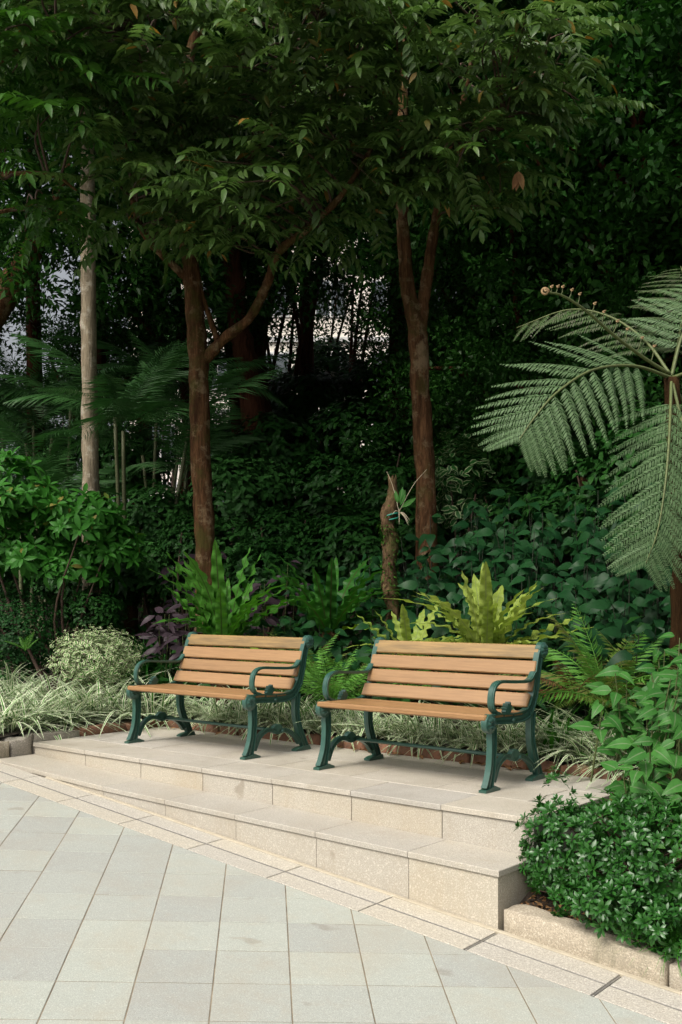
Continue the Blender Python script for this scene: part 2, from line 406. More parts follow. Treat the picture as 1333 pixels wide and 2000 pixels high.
# kerb stones: rough blocks
def rough_block(x0, x1, y0, y1, z0, zt, seed, amp=.004, nx=18, ny=7, nz=7, worn=.006):
    """rounded, chipped stone block; zt(x,y) top level"""
    r = np.random.default_rng(seed); V = []; idx = {}
    def key(i, j, k):
        if (i, j, k) not in idx:
            u, v, w = i / nx * 2 - 1, j / ny * 2 - 1, k / nz * 2 - 1
            x = x0 + (x1 - x0) * (u + 1) / 2; y = y0 + (y1 - y0) * (v + 1) / 2; top = zt(x, y); z = z0 + (top - z0) * (w + 1) / 2
            e = sorted((abs(u), abs(v), abs(w)))
            k_ = max(0, e[1] - .8) / .2
            x -= np.sign(u) * worn * k_ * (abs(u) > .99); y -= np.sign(v) * worn * k_ * (abs(v) > .99); z -= np.sign(w) * worn * k_ * (abs(w) > .99)
            ph = seed * 1.7
            n = amp * (math.sin(x * 23 + ph) * math.sin(y * 19 + z * 27 + ph) + .6 * math.sin(x * 61 + z * 47 + ph * 2) * math.sin(y * 53 + ph))
            idx[(i, j, k)] = len(V); V.append((x + n * .5 * abs(v) * (abs(u) < .99), y + n * abs(v), z + n * (w > 0)))
        return idx[(i, j, k)]
    F = []
    for i in range(nx):
        for k in range(nz):
            F.append((key(i, 0, k), key(i + 1, 0, k), key(i + 1, 0, k + 1), key(i, 0, k + 1))); F.append((key(i, ny, k), key(i, ny, k + 1), key(i + 1, ny, k + 1), key(i + 1, ny, k)))
        for j in range(ny): F.append((key(i, j, nz), key(i + 1, j, nz), key(i + 1, j + 1, nz), key(i, j + 1, nz)))
    for j in range(ny):
        for k in range(nz):
            F.append((key(0, j, k), key(0, j, k + 1), key(0, j + 1, k + 1), key(0, j + 1, k))); F.append((key(nx, j, k), key(nx, j + 1, k), key(nx, j + 1, k + 1), key(nx, j, k + 1)))
    return np.array(V), F
kerb = thing('planter_kerb', 'low worn granite kerb holding the shrub bed right of the steps', 'kerb', (XR + .02, DIN + .03, plaza_z(XR, DIN)))
xs = [XR + .014, -1.70, -.9, -.1, .75]
for i, (a, b) in enumerate(zip(xs[:-1], xs[1:])):
    V, F = rough_block(a, b - .008, DIN + .022, DIN + .17, -.95, lambda x, y: plaza_z(x, DIN) + .105 + .006 * math.sin(x * 5), 11 + i)
    ob('kerb_stone', mesh('kerb_stone', V - loc4(kerb), F, M_['kerb'], True), kerb)
kerbL = thing('planter_kerb', 'rough stone block kerb at the left end of the platform under grass', 'kerb', (XL - .08, 4.9, -.1))
ys = [4.085, 4.24, 4.43, 4.85, 5.3, 5.72]
for i, (a, b) in enumerate(zip(ys[:-1], ys[1:])):
    V, F = rough_block(XL - .17, XL - .006, a, b - .006, -.5, lambda x, y: (.055 if y > 4.42 else .03) + .008 * math.sin(y * 9), 31 + i, .009)
    ob('kerb_stone', mesh('kerb_stone', V - loc4(kerbL), F, M_['kerb'] if i < 3 else M_['brick'], True), kerbL)
for i in range(5):
    a = XL - .175 - .5 * i
    V, F = rough_block(a - .49, a, 4.085, 4.22, -.5, lambda x, y: plaza_z(x, 4.08) + .1, 51 + i, .009)
    ob('kerb_stone', mesh('kerb_stone', V - loc4(kerbL), F, M_['kerb'], True), kerbL)
edging = thing('brick_edging', 'low row of old red bricks along the back of the platform', 'edging', (-4.6, YB + .05, 0))
x = XL + .0; i = 0
bricks = [mesh('brick', *rough_block(0, .205, 0, .09, -.12, lambda x, y: .062, 71 + k, .006, 6, 4, 3, .01), M_['brick'], True) for k in range(5)]
while x < XR + .1:
    Mx = T(np.array((x, YB + .004 + rng.uniform(0, .012), rng.uniform(-.012, .008))) - loc4(edging)); ob('brick', bricks[i % 5], edging, Mx); x += .213; i += 1

# soil of the beds and the wooded slope behind
def soil_grid(x0, x1, y0, y1, nx, ny):
    X = np.linspace(x0, x1, nx + 1); Y = y0 + (y1 - y0) * np.linspace(0, 1, ny + 1) ** (1.5 if y1 > 10 else 1)
    V = [(x, y, gz(x, y) - .012 + rng.normal(0, .008)) for y in Y for x in X]
    F = [(j * (nx + 1) + i, j * (nx + 1) + i + 1, (j + 1) * (nx + 1) + i + 1, (j + 1) * (nx + 1) + i) for j in range(ny) for i in range(nx)]
    return np.array(V), np.array(F)
g = Geo(); g.add(*soil_grid(-60, 30, 5.76, 90, 110, 70)); g.add(*soil_grid(-16, XL - .1, 4.16, 5.76, 40, 14)); g.add(*soil_grid(XR - .008, 10, 4.17, 5.76, 50, 14))
V, F, E = g.get()
ob('garden_soil', mesh('garden_soil', V, F, M_['soil'], True), kind='structure')

# ------------------------------------------------------------------ benches
def strip(P, hw, xt, x0=0.):
    P = np.asarray(P, float); k = len(P); hw = np.broadcast_to(hw, (k,)); t = norm(np.gradient(P, axis=0)); nn = np.stack([-t[:, 1], t[:, 0]], -1)
    A = P + nn * hw[:, None]; B = P - nn * hw[:, None]; V = []
    for i in range(k):
        for q, xx in ((A, -1), (A, 1), (B, 1), (B, -1)): V.append((x0 + xx * xt / 2, q[i, 0], q[i, 1]))
    F = [(i * 4 + j, i * 4 + (j + 1) % 4, (i + 1) * 4 + (j + 1) % 4, (i + 1) * 4 + j) for i in range(k - 1) for j in range(4)] + [(0, 3, 2, 1), tuple((k - 1) * 4 + j for j in range(4))]
    return np.array(V), np.array(F), A, B
def ibeam(g, P, hw, n=20, web=.016, fl=.036, ft=.004):
    P = np.asarray(P, float); hw = np.interp(np.linspace(0, 1, n), np.linspace(0, 1, len(hw)), hw) if not np.isscalar(hw) else np.full(n, hw)
    Q = smooth_path(P, n); V, F, A, B = strip(Q, hw, web); g.add(V, F)
    for C in (A, B):
        V, F, _, _ = strip(C, ft, fl); g.add(V, F)
    V, F, _, _ = strip(Q, hw * .25, web + .01); g.add(V, F)
def disc(g, y, z, r, th):
    n = 24; a = np.arange(n) * 2 * math.pi / n; V = []
    for xx, rr in ((-th / 2, r * .9), (-th / 2 + .004, r), (th / 2 - .004, r), (th / 2, r * .9)):
        V.append(np.stack([np.full(n, xx), y + rr * np.cos(a), z + rr * np.sin(a)], -1))
    V = np.concatenate(V); F = [(k * n + j, k * n + (j + 1) % n, (k + 1) * n + (j + 1) % n, (k + 1) * n + j) for k in range(3) for j in range(n)]
    c = len(V); V = np.vstack([V, (-th / 2, y, z), (th / 2, y, z)])
    for j in range(0, n, 2): F += [(c, (j + 2) % n, j + 1, j), (c + 1, 3 * n + j, 3 * n + j + 1, 3 * n + (j + 2) % n)]
    g.add(V, F)
def sharp(me, a=38):
    me.polygons.foreach_set('use_smooth', np.ones(len(me.polygons), bool)); me.set_sharp_from_angle(angle=R(a)); return me
def bench_meshes():
    B = {}
    g = Geo()
    ibeam(g, [(.09, .388), (.155, .392), (.30, .382), (.41, .385), (.488, .408), (.545, .485), (.574, .58), (.592, .66), (.616, .73), (.645, .765)], [.026, .026, .025, .027, .027, .025, .023, .022, .022, .024], 34)
    ibeam(g, [(.522, .40), (.516, .26), (.543, .16), (.585, .075), (.612, .012)], [.024, .021, .021, .021, .023], 16)
    ibeam(g, [(.093, .35), (.096, .24), (.086, .13), (.062, .05), (.048, .012)], [.024, .022, .023, .028, .036], 16)
    ibeam(g, [(.105, .05), (.15, .13), (.205, .166), (.26, .172), (.325, .150), (.38, .160), (.43, .150), (.50, .112), (.55, .055)], .010, 34, .016, .03, .0035)
    for y, z, r in ((.064, .372, .053), (.647, .754, .047)): disc(g, y, z, r, .042)
    for P in ([(.0, .0), (.148, .0), (.148, .012), (.12, .022), (.10, .03), (.0, .014)], [(.50, .0), (.655, .0), (.64, .03), (.57, .028), (.53, .022), (.50, .012)]):   # feet
        n = len(P); V = [(s * .024, y, z) for s in (-1, 1) for y, z in P]
        F = [(j, (j + 1) % n, n + (j + 1) % n, n + j) for j in range(n)] + [(0, 1, 4, 5), (1, 2, 3, 4), (n, n + 5, n + 4, n + 1), (n + 1, n + 4, n + 3, n + 2)]
        g.add(V, F)
    B['end_frame'] = sharp(g.mesh('end_frame', M_['iron']))
    g = Geo(); Q = smooth_path([(.552, .628), (.515, .592), (.461, .580), (.322, .586), (.195, .594), (.135, .583), (.102, .553), (.088, .505), (.094, .458), (.12, .432), (.16, .420)], 40)
    V, F, A, Bb = strip(Q, .0065, .04); g.add(V, F)
    V, F, _, _ = strip(Q, .009, .022); g.add(V, F)
    B['armrest'] = sharp(g.mesh('armrest', M_['iron']))
    g = Geo()                                                  # fan ornament at the foot of the armrest
    for k, (a0, l) in enumerate(((160, .045), (135, .05), (108, .06), (85, .066), (60, .05))):
        d = np.array((math.cos(R(a0)), math.sin(R(a0)))); P = np.array([(.262, .412)]) + np.outer((0, .4, .8, 1), d) * l
        V, F, _, _ = strip(P, [.004, .009, .010, .003], .034 - .003 * abs(k - 2)); g.add(V, F)
    B['arm_fan'] = sharp(g.mesh('arm_fan', M_['iron']))
    g = Geo()                                                  # shell on the arched brace
    for k in range(7):
        a0 = 18 + 24 * k; d = np.array((math.cos(R(a0)), math.sin(R(a0)))); P = np.array([(.325, .152)]) + np.outer((0, .4, .85, 1), d) * (.054 if k % 6 else .05)
        V, F, _, _ = strip(P, [.004, .009, .0125, .007], .034 - .002 * abs(k - 3)); g.add(V, F)
    B['shell'] = sharp(g.mesh('shell', M_['iron']))
    n, m = 48, 6; V = []; F = []                               # flower rosette, local x outwards
    for i in range(m):
        r = i / (m - 1)
        for j in range(n):
            a = j * 2 * math.pi / n; pet = abs(math.cos(a * 4)) ** .6
            h = .004 + .009 * pet * math.sin(math.pi * min(1, r * 1.05)) if i < m - 1 else 0
            if i == 0: h = .008
            if i == 1: h = .004
            V.append((h, .042 * r * math.cos(a), .042 * r * math.sin(a)))
    F = [(i * n + j, (i + 1) * n + j, (i + 1) * n + (j + 1) % n, i * n + (j + 1) % n) for i in range(m - 1) for j in range(n)]
    B['rosette'] = mesh('rosette', V, np.array(F), M_['iron'], True)
    W = BW; L = (.013, W - .013)
    zs = [.742, .650, .558, .468]; zc = [.453, .522, .603, .686, .757, .799]; yc = [.45, .497, .533, .557, .594, .631]
    for k, z in enumerate(zs):
        y = np.interp(z, zc, yc) + .020; a = math.atan((.40, .36, .40, .52)[k])
        V, F = box(L[0], L[1], -.012, .012, -.0425, .0425, .005)
        V = np.array(V); c, s = math.cos(a), math.sin(a); V = np.stack([V[:, 0], y + V[:, 1] * c + V[:, 2] * s, z - V[:, 1] * s + V[:, 2] * c], -1)
        B['back%d' % k] = mesh('back_slat', V, F, M_['wood_top'] if k == 0 else M_['wood'])
    for k, (y0, y1, z) in enumerate(((.012, .105, .421), (.113, .208, .419), (.216, .311, .416), (.319, .414, .415))):
        B['seat%d' % k] = mesh('seat_slat', *box(L[0] + (.0 if k else -.0), L[1], y0, y1, z - (.034 if k == 0 else .024), z, .008 if k == 0 else .005), M_['wood_seat'])
    V, F = tube([(.0, .37, .155), (W, .37, .155)], .0115, 12); B['bar'] = mesh('stretcher_bar', V, F, M_['iron'], True)
    V, F = tube([(.0, .30, .372), (W, .30, .372)], .010, 10); B['bar2'] = mesh('seat_bar', V, F, M_['iron'], True)
    return B
BW, BD, BY = 1.245, .6435, 4.816
BM = bench_meshes()
def bench(x0, label, y0=BY):
    b = thing('park_bench', label, 'bench', (x0, y0, 0), 'wooden benches on the platform')
    for x in (0.023, BW - .023):
        e = ob('end_frame', BM['end_frame'], b, T((x, 0, 0)))
        ob('armrest', BM['armrest'], e); ob('arm_fan', BM['arm_fan'], e); ob('shell', BM['shell'], e)
        for y, z in ((.064, .372), (.647, .754)):
            for s in (-1, 1): ob('rosette', BM['rosette'], e, T((s * .0205, y, z)) @ S((s, 1, 1)) if s > 0 else T((-.0205, y, z)) @ np.diag((-1., -1., 1., 1.)))
    for k in range(4):
        ob('back_slat', BM['back%d' % k], b, label='weathered golden top slat' if k == 0 else None); ob('seat_slat', BM['seat%d' % k], b)
    ob('stretcher_bar', BM['bar'], b); ob('seat_bar', BM['bar2'], b)
    return b
bench(-6.102, 'green iron bench with wooden slats, the farther one beside the round variegated bush')
bench(-4.2587, 'green iron bench with wooden slats, the nearer one in front of the bright lime fern')

# ------------------------------------------------------------------ foliage materials
L_ = {}
L_['pinnate'] = leafm('compound_leaf', (.058, .125, .026), (.12, .20, .055), .36, .34, spec=.3, raw=True, yellow=(.30, .17, .04), ymin=.985)
L_['pinnate_dark'] = leafm('compound_leaf_deep', (.06, .09, .034), (.09, .12, .045), .40, .26, spec=.22)
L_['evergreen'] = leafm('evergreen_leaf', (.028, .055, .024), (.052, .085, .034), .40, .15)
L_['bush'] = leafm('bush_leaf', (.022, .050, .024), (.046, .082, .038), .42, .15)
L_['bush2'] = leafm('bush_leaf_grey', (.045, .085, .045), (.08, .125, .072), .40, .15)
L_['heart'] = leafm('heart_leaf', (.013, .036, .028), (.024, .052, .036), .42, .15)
L_['broad'] = leafm('broad_leaf', (.060, .115, .055), (.095, .155, .075), .40, .2, mid=(.14, .20, .10))
L_['shrub'] = leafm('shrub_leaf', (.055, .125, .040), (.085, .165, .055), .42, .25, yellow=(.22, .20, .05), ymin=.98)
L_['glossy'] = leafm('glossy_leaf', (.030, .080, .026), (.060, .118, .042), .34, .18, spec=.5)
L_['glossy_new'] = leafm('young_glossy_leaf', (.10, .20, .045), (.13, .24, .06), .34, .25)
L_['vbush'] = leafm('variegated_leaf', (.10, .16, .06), (.17, .23, .10), .45, .25, edge=(.58, .58, .40), e0=.4, e1=.65)
L_['smallbush'] = leafm('small_leaf', (.016, .042, .022), (.028, .062, .032), .5, .15)
L_['grass'] = leafm('striped_blade', (.10, .17, .065), (.17, .25, .11), .5, .25, edge=(.74, .75, .58), e0=.38, e1=.58)
L_['strap'] = leafm('dark_strap_leaf', (.020, .062, .018), (.035, .090, .028), .4, .2)
L_['strap_l'] = leafm('green_strap_leaf', (.075, .16, .04), (.11, .21, .06), .4, .25)
L_['nest'] = leafm('nest_fern_frond', (.085, .15, .05), (.14, .20, .07), .38, .3, mid=(.035, .035, .015))
L_['nest_d'] = leafm('nest_fern_frond_deep', (.045, .095, .035), (.075, .135, .05), .38, .25, mid=(.05, .028, .018))
L_['nest_l'] = leafm('nest_fern_frond_lime', (.25, .35, .06), (.35, .43, .095), .38, .35, mid=(.20, .24, .09), raw=True)
L_['nest_old'] = leafm('nest_fern_frond_yellow', (.34, .36, .07), (.40, .38, .10), .45, .35)
L_['fern'] = leafm('fern_frond', (.15, .21, .085), (.22, .27, .11), .5, .3)
L_['fern_b'] = leafm('fern_frond_bronze', (.15, .16, .05), (.20, .19, .065), .5, .3)
L_['fern_dead'] = leafm('fern_frond_withered', (.17, .085, .04), (.22, .11, .05), .7, .2)
L_['tfern'] = leafm('tree_fern_pinna', (.10, .175, .075), (.145, .23, .11), .45, .25, raw=True)
L_['tfern_d'] = leafm('tree_fern_pinna_old', (.11, .115, .08), (.13, .13, .09), .5, .25)
L_['palm'] = leafm('palm_leaflet', (.055, .085, .06), (.085, .115, .08), .42, .2)
L_['purple'] = leafm('purple_leaf', (.036, .025, .032), (.055, .036, .046), .42, .15)
L_['red'] = leafm('red_strap_leaf', (.11, .028, .022), (.06, .035, .022), .42, .2)
L_['creep'] = leafm('creeper_leaf', (.12, .15, .035), (.17, .15, .05), .5, .2)
L_['moss'] = leafm('moss_leaf', (.045, .075, .018), (.06, .09, .02), .7, .1)
L_['dry'] = leafm('dry_leaf', (.22, .11, .05), (.30, .18, .08), .7, .1)
L_['vedge'] = leafm('pale_edged_leaf', (.025, .065, .028), (.035, .085, .036), .42, .15, edge=(.24, .30, .15), e0=.55, e1=.75)

# ------------------------------------------------------------------ foliage templates
def frond_path(L, droop, n):
    t = np.linspace(0, 1, n); return np.stack([L * t * (1 - .28 * droop * t), 0 * t, L * (-droop * .62 * t ** 2)], -1), t
def pinnate(L=.5, pairs=7, ll=.125, lw=.04, droop=.5, seg=3):
    P, t = frond_path(L, droop, 24); g = Geo(); d = norm(np.gradient(P, axis=0))
    V, F = tube(P[::4], np.linspace(.0035, .0015, 6), 4, False); g.add(V, F)
    lt = [leaf(1, lw / ll, seg, .25, rng.uniform(.15, .4), .42) for _ in range(3)]
    for k in range(pairs):
        s = .22 + .74 * k / (pairs - 1); i = int(s * 23)
        for sd in (-1, 1):
            dr = d[i] * rng.uniform(.4, .55) + np.array((0, sd, 0)) + np.array((0, 0, rng.uniform(-.16, .02)))
            g.inst(lt[k % 3], [frame(P[i] + rng.normal(0, .003, 3), dr, (-.2, 0, 1), ll * rng.uniform(.85, 1.1) * (1 - .25 * abs(s - .6)))])
    g.inst(lt[0], [frame(P[-1], d[-1], (-.1, 0, 1), ll)])
    return g.get()
def fern_frond(L=.6, pairs=22, pl=.10, pw=.014, droop=.6, seg=2, base=.12):
    P, t = frond_path(L, droop, 48); d = norm(np.gradient(P, axis=0)); g = Geo()
    V, F = tube(P[::6], np.linspace(.004, .001, len(P[::6])), 4, False); g.add(V, F)
    lt = [leaf(1, pw / pl, seg, .15, q, .3) for q in (.12, .25, .4)]
    for k in range(pairs):
        s = base + (1 - base) * (k + .5) / pairs; i = min(47, int(s * 47)); u = (s - base) / (1 - base)
        l = pl * (math.sin(math.pi * min(1, u * .88 + .16)) ** .8)
        for sd in (-1, 1):
            g.inst(lt[int(rng.integers(3))], [frame(P[i], d[i] * (.35 + .7 * u) + np.array((0, sd, -.12)), (0, 0, 1), (l, l * (.6 + .4 * (pl / max(l, .02)) * .5), l))])
    return g.get()
def tmesh(name, t, mat): return mesh(name, t[0], t[1], mat, True, t[2])

def split_leaves(o, name, tm, Ms, mat, nmax, stuff='foliage'):
    """nearest nmax leaves become parts that share mesh data, the rest one stuff part.  tm: [(template, mesh)], Ms: [(k, matrix)]"""
    L0 = loc4(o); Ms = sorted(Ms, key=lambda a: depth(a[1][0, 3], a[1][1, 3]) - .15 * a[1][2, 3])
    for k, M in Ms[:nmax]: ob(name, tm[k][1], o, T(-L0) @ M)
    if len(Ms) > nmax:
        g = Geo()
        for k in range(len(tm)): g.inst(tm[k][0], [M for kk, M in Ms[nmax:] if kk == k])
        ob(stuff, g.mesh(stuff, mat, True, L0), o, kind='stuff')
def pixY(px, Y): x = at_Y(px, Y); return np.array((x, Y, gz(x, Y)))

# ------------------------------------------------------------------ building beyond the trees
def far_building():
    c = at_d(650, HOR, 46); c[2] = 2.5
    b = thing('apartment_building', 'pale cream apartment block glimpsed far behind the trees', 'building', c)
    mw = plain('cream_render', (.80, .75, .66), (.74, .69, .60), 2, .9); mg = plain('window_glass', (.10, .12, .13), (.05, .06, .07), 2, .12); mf = plain('window_frame_paint', (.6, .6, .58), (.5, .5, .48), 3, .6)
    rot = np.eye(4); rot[:2, :2] = [[CY, -SY], [SY, CY]]
    def put(n, V, F, m, p): V = np.asarray(V) @ rot[:3, :3].T; return ob(n, mesh(n, V, F, m), p)
    put('wall', *box(-9, 9, 0, 8, 0, 21, .05), mw, b)
    for r in range(6):
        for q in range(7):
            x = -7.6 + q * 2.5; z = 1.4 + r * 3.2
            w = put('window', *box(x - .7, x + .7, -.06, .05, z, z + 1.7, .02), mf, b)
            for s in (-1, 1): put('pane', *box(x + s * .33 - .29, x + s * .33 + .29, -.075, -.055, z + .1, z + 1.6, .004), mg, w)
        put('floor_band', *box(-9.05, 9.05, -.12, .02, r * 3.2 + .3, r * 3.2 + .55, .02), mf, b)
far_building()

# ------------------------------------------------------------------ trees with compound leaves over the benches
PIN = [pinnate(L, 8 if L > .55 else 7, ll, .046, dr) for L, ll, dr in ((.66, .150, .3), (.60, .142, .5), (.52, .135, .2), (.72, .155, .4), (.48, .125, .65))]
PINM = [tmesh('leaf', t, L_['pinnate']) for t in PIN]; PIND = [tmesh('leaf', t, L_['pinnate_dark']) for t in PIN]
def limb_pts(path, base=None):
    P = np.array([at_d(a, b, d) for a, b, d, r in path]); r = np.array([q[3] for q in path])
    if base is not None: P = np.vstack([base, P]); r = np.r_[r[0] * 1.25, r]
    n = max(16, 7 * len(P)); Q = smooth_path(P, n); rr = np.interp(np.linspace(0, 1, n), np.linspace(0, 1, len(P)), r); return Q, rr
TOCAM = np.array((SY, -CY, 0))
def compound_tree(label, trunk, base, limbs, blobs, upper, mat, bmat, nparts, seed, group='tall trees with compound leaves', name='shade_tree'):
    global rng
    rng = np.random.default_rng(seed)
    o = thing(name, label, 'tree', base, group); L0 = loc4(o)
    Q, rr = limb_pts(trunk, base); sk = [Q[len(Q) // 2:]]
    w = 1 + rng.normal(0, .02, len(Q)); Q = Q + rng.normal(0, .003, Q.shape)
    V, F = tube(Q, rr * w, 16); V[:len(Q) * 16] += (V[:len(Q) * 16] - np.repeat(Q, 16, 0)) * (rng.normal(0, .045, len(Q) * 16) + np.repeat((np.arange(len(Q)) < 3) * .25, 16))[:, None]; ob('trunk', mesh('trunk', V - L0, F, bmat, True), o)
    for lm in limbs:
        q, r = limb_pts(lm); V, F = tube(q, r * (1 + .08 * rng.normal(0, 1, len(r))), 10); ob('branch', mesh('branch', V - L0, F, bmat, True), o); sk.append(q)
    SK = np.vstack(sk); tw = Geo(); Ms = []
    def twigs(blob, far):
        px, py, d, rx, rz, n = blob; c = at_d(px, py, d)
        for _ in range(n):
            v = norm(rng.normal(0, 1, 3)) * rng.uniform(.25, 1) ** .5; tip = c + v * np.array((rx, rx, rz))
            j = np.argmin(((SK - tip) ** 2).sum(1) + np.clip(SK[:, 2] - tip[2], 0, 9) ** 2); a = SK[j]
            ctl = (a + tip) / 2 + np.array((0, 0, .12 * np.linalg.norm(tip - a))) + rng.normal(0, .06, 3)
            Pth = smooth_path([a, ctl, tip], 8); V, F = tube(Pth, np.linspace(.013, .004, 8), 5, False); tw.add(V, F)
            dr = norm(tip - a); k = int(rng.integers(4, 7))
            for q in range(k):
                s = 1 - .45 * q / k if q else 1; p = Pth[min(7, int(s * 7))] + rng.normal(0, .02, 3)
                az = rng.uniform(0, 2 * math.pi); h = np.array((math.cos(az), math.sin(az), 0)) * .9 + dr * .7 * (1 if q else 2) + TOCAM * .25
                h[2] = rng.uniform(-.28, .22); M = frame(p, h, TOCAM * rng.uniform(-.2, .7) + np.array((0, 0, .9)) + rng.normal(0, .22, 3), rng.uniform(.65, 1.15)); Ms.append((int(rng.integers(5)), M))
    for b in blobs: twigs(b, False)
    tm = list(zip(PIN, PINM if mat == L_['pinnate'] else PIND))
    ob('twigs', tw.mesh('twigs', M_['twig'], True, L0), o, kind='stuff')
    split_leaves(o, 'leaf', tm, Ms, mat, nparts)
    if upper:                                             # the crown goes on above the frame
        Ms = []; tw = Geo()
        for b in upper: twigs(b, True)
        g = Geo()
        for k in range(5): g.inst(PIN[k], [M for kk, M in Ms if kk == k])
        ob('upper_foliage', g.mesh('upper_foliage', mat, True, L0), o, kind='stuff'); ob('upper_twigs', tw.mesh('upper_twigs', M_['twig'], True, L0), o, kind='stuff')
    return o
bA = pixY(402, 6.6); dA = depth(bA[0], bA[1])
compound_tree('brown trunked tree with a low curved limb, behind the farther bench',
    [(403, 1100, dA, .096), (392, 900, dA, .092), (389, 720, dA, .092), (380, 600, dA, .084), (368, 480, dA, .078), (345, 330, dA, .062), (362, 150, dA, .05), (398, 0, dA, .045), (415, -200, dA, .03)], bA,
    [[(398, 705, dA, .06), (440, 660, dA - .1, .05), (487, 622, dA - .2, .044), (522, 555, dA - .3, .042), (545, 492, dA - .4, .040), (600, 447, dA - .6, .034), (660, 390, dA - .8, .028), (708, 320, dA - .9, .022), (770, 210, dA - 1, .014)],
     [(428, 672, dA - .05, .03), (408, 615, dA, .026), (385, 545, dA, .022)],
     [(362, 540, dA, .04), (318, 498, dA - .1, .036), (285, 462, dA - .2, .032), (262, 400, dA - .3, .030), (256, 320, dA - .4, .026), (240, 255, dA - .5, .022), (180, 150, dA - .7, .012)],
     [(362, 470, dA, .05), (415, 420, dA - .1, .042), (455, 360, dA - .3, .036), (520, 262, dA - .5, .028), (560, 160, dA - .8, .018), (620, 40, dA - 1.2, .01)],
     [(350, 300, dA, .035), (300, 170, dA - .6, .026), (240, 60, dA - 1.1, .014)]],
    [(150, 90, 8.8, .9, .5, 15), (340, 100, 8.3, .9, .5, 17), (560, 90, 8.1, .9, .5, 16), (500, 270, 8.9, .7, .4, 12), (330, 260, 8.5, .6, .4, 9), (240, 40, 7.8, .8, .4, 10), (650, 30, 7.9, .8, .4, 10), (430, 430, 9.0, .3, .18, 4), (620, 260, 8.7, .7, .4, 10), (210, 250, 9.0, .35, .5, 5), (560, 390, 9.0, .35, .15, 4), (380, 350, 8.2, .4, .2, 5), (300, 420, 8.9, .3, .15, 4), (470, 400, 8.3, .35, .15, 4), (230, 330, 8.4, .3, .2, 4), (640, 400, 9.0, .3, .12, 3), (430, 450, 8.6, .3, .12, 4), (340, 440, 9.3, .3, .12, 3)],
    [(350, -250, 10.2, 1.9, .9, 60), (100, -450, 10.4, 1.6, .9, 40), (650, -350, 10.6, 1.8, .9, 45)], L_['pinnate'], M_['bark_brown'], 290, 21)
bB = pixY(835, 8.0); dB = depth(bB[0], bB[1])
compound_tree('brown trunked tree forking into two stems, right of the centre',
    [(832, 960, dB, .092), (823, 800, dB, .09), (816, 655, dB, .092), (796, 560, dB, .066), (787, 420, dB, .06), (786, 250, dB, .048), (792, 100, dB, .035), (800, -100, dB, .02)], bB,
    [[(816, 668, dB, .07), (834, 545, dB, .056), (850, 440, dB, .05), (873, 330, dB - .1, .04), (905, 200, dB - .3, .028), (935, 50, dB - .6, .014)],
     [(787, 400, dB, .03), (840, 330, dB - .4, .022), (900, 285, dB - .7, .018), (985, 250, dB - 1, .01)],
     [(786, 330, dB, .03), (735, 350, dB - .3, .022), (690, 300, dB - .6, .014), (650, 220, dB - .8, .01)],
     [(873, 330, dB - .1, .026), (960, 220, dB - .5, .018), (1060, 130, dB - .8, .01)]],
    [(780, 90, 8.5, .95, .5, 15), (950, 90, 8.6, .8, .5, 14), (900, 250, 8.9, .6, .35, 10), (760, 270, 8.9, .6, .35, 9), (1050, 120, 8.8, .55, .45, 9), (700, 190, 8.6, .6, .4, 8), (985, 330, 9.0, .3, .25, 4), (820, 370, 8.9, .3, .12, 5), (930, 380, 9.2, .3, .12, 4), (740, 380, 8.8, .35, .12, 4), (880, 330, 8.4, .35, .15, 4), (1110, 220, 8.8, .2, .15, 3)],
    [(850, -250, 10.3, 1.9, .9, 60), (1080, -350, 10.6, 1.6, .9, 40)], L_['pinnate'], M_['bark_brown'], 260, 22)
bC = np.array(at_d(-170, HOR, 8.6)); bC[2] = gz(bC[0], bC[1])
compound_tree('tree at the left edge whose leafy branches reach into the picture',
    [(-170, 900, 8.6, .11), (-165, 600, 8.6, .09), (-150, 350, 8.5, .075), (-110, 100, 8.4, .05), (-80, -150, 8.3, .03)], bC,
    [[(-150, 380, 8.5, .03), (-60, 350, 8.4, .024), (50, 338, 8.3, .018), (110, 345, 8.3, .013), (150, 372, 8.3, .008)],
     [(-130, 200, 8.4, .03), (-20, 130, 8.0, .024), (110, 60, 7.8, .012)], [(-150, 420, 8.5, .03), (-40, 420, 8.9, .022), (70, 400, 9.2, .012)]],
    [(30, 70, 7.8, .7, .5, 11), (100, 160, 7.9, .5, .35, 7), (20, 150, 8.3, .5, .2, 5), (70, 430, 9.3, .5, .18, 8), (-90, 300, 8.2, .5, .8, 8)],
    [(-150, -250, 8.4, 1.7, 1.0, 45)], L_['pinnate_dark'], M_['bark_brown'], 160, 23)
bP = pixY(180, 6.8); dP = depth(bP[0], bP[1])
compound_tree('slender tree with smooth pale grey trunk on the left', [(178, 960, dP, .088), (175, 780, dP, .085), (173, 560, dP, .080), (172, 380, dP, .076), (170, 200, dP, .070), (168, 0, dP, .062), (165, -250, dP, .05)], bP,
    [[(170, 250, dP, .03), (230, 170, dP - .2, .022), (300, 60, dP - .4, .012)], [(170, 120, dP, .03), (110, 40, dP - .3, .02), (60, -60, dP - .5, .012)]],
    [(120, 60, 10.6, .7, .5, 8), (290, 60, 10.6, .8, .5, 8)], [(170, -400, 10.8, 2.0, 1.0, 60)], L_['pinnate_dark'], M_['bark_pale'], 60, 24)

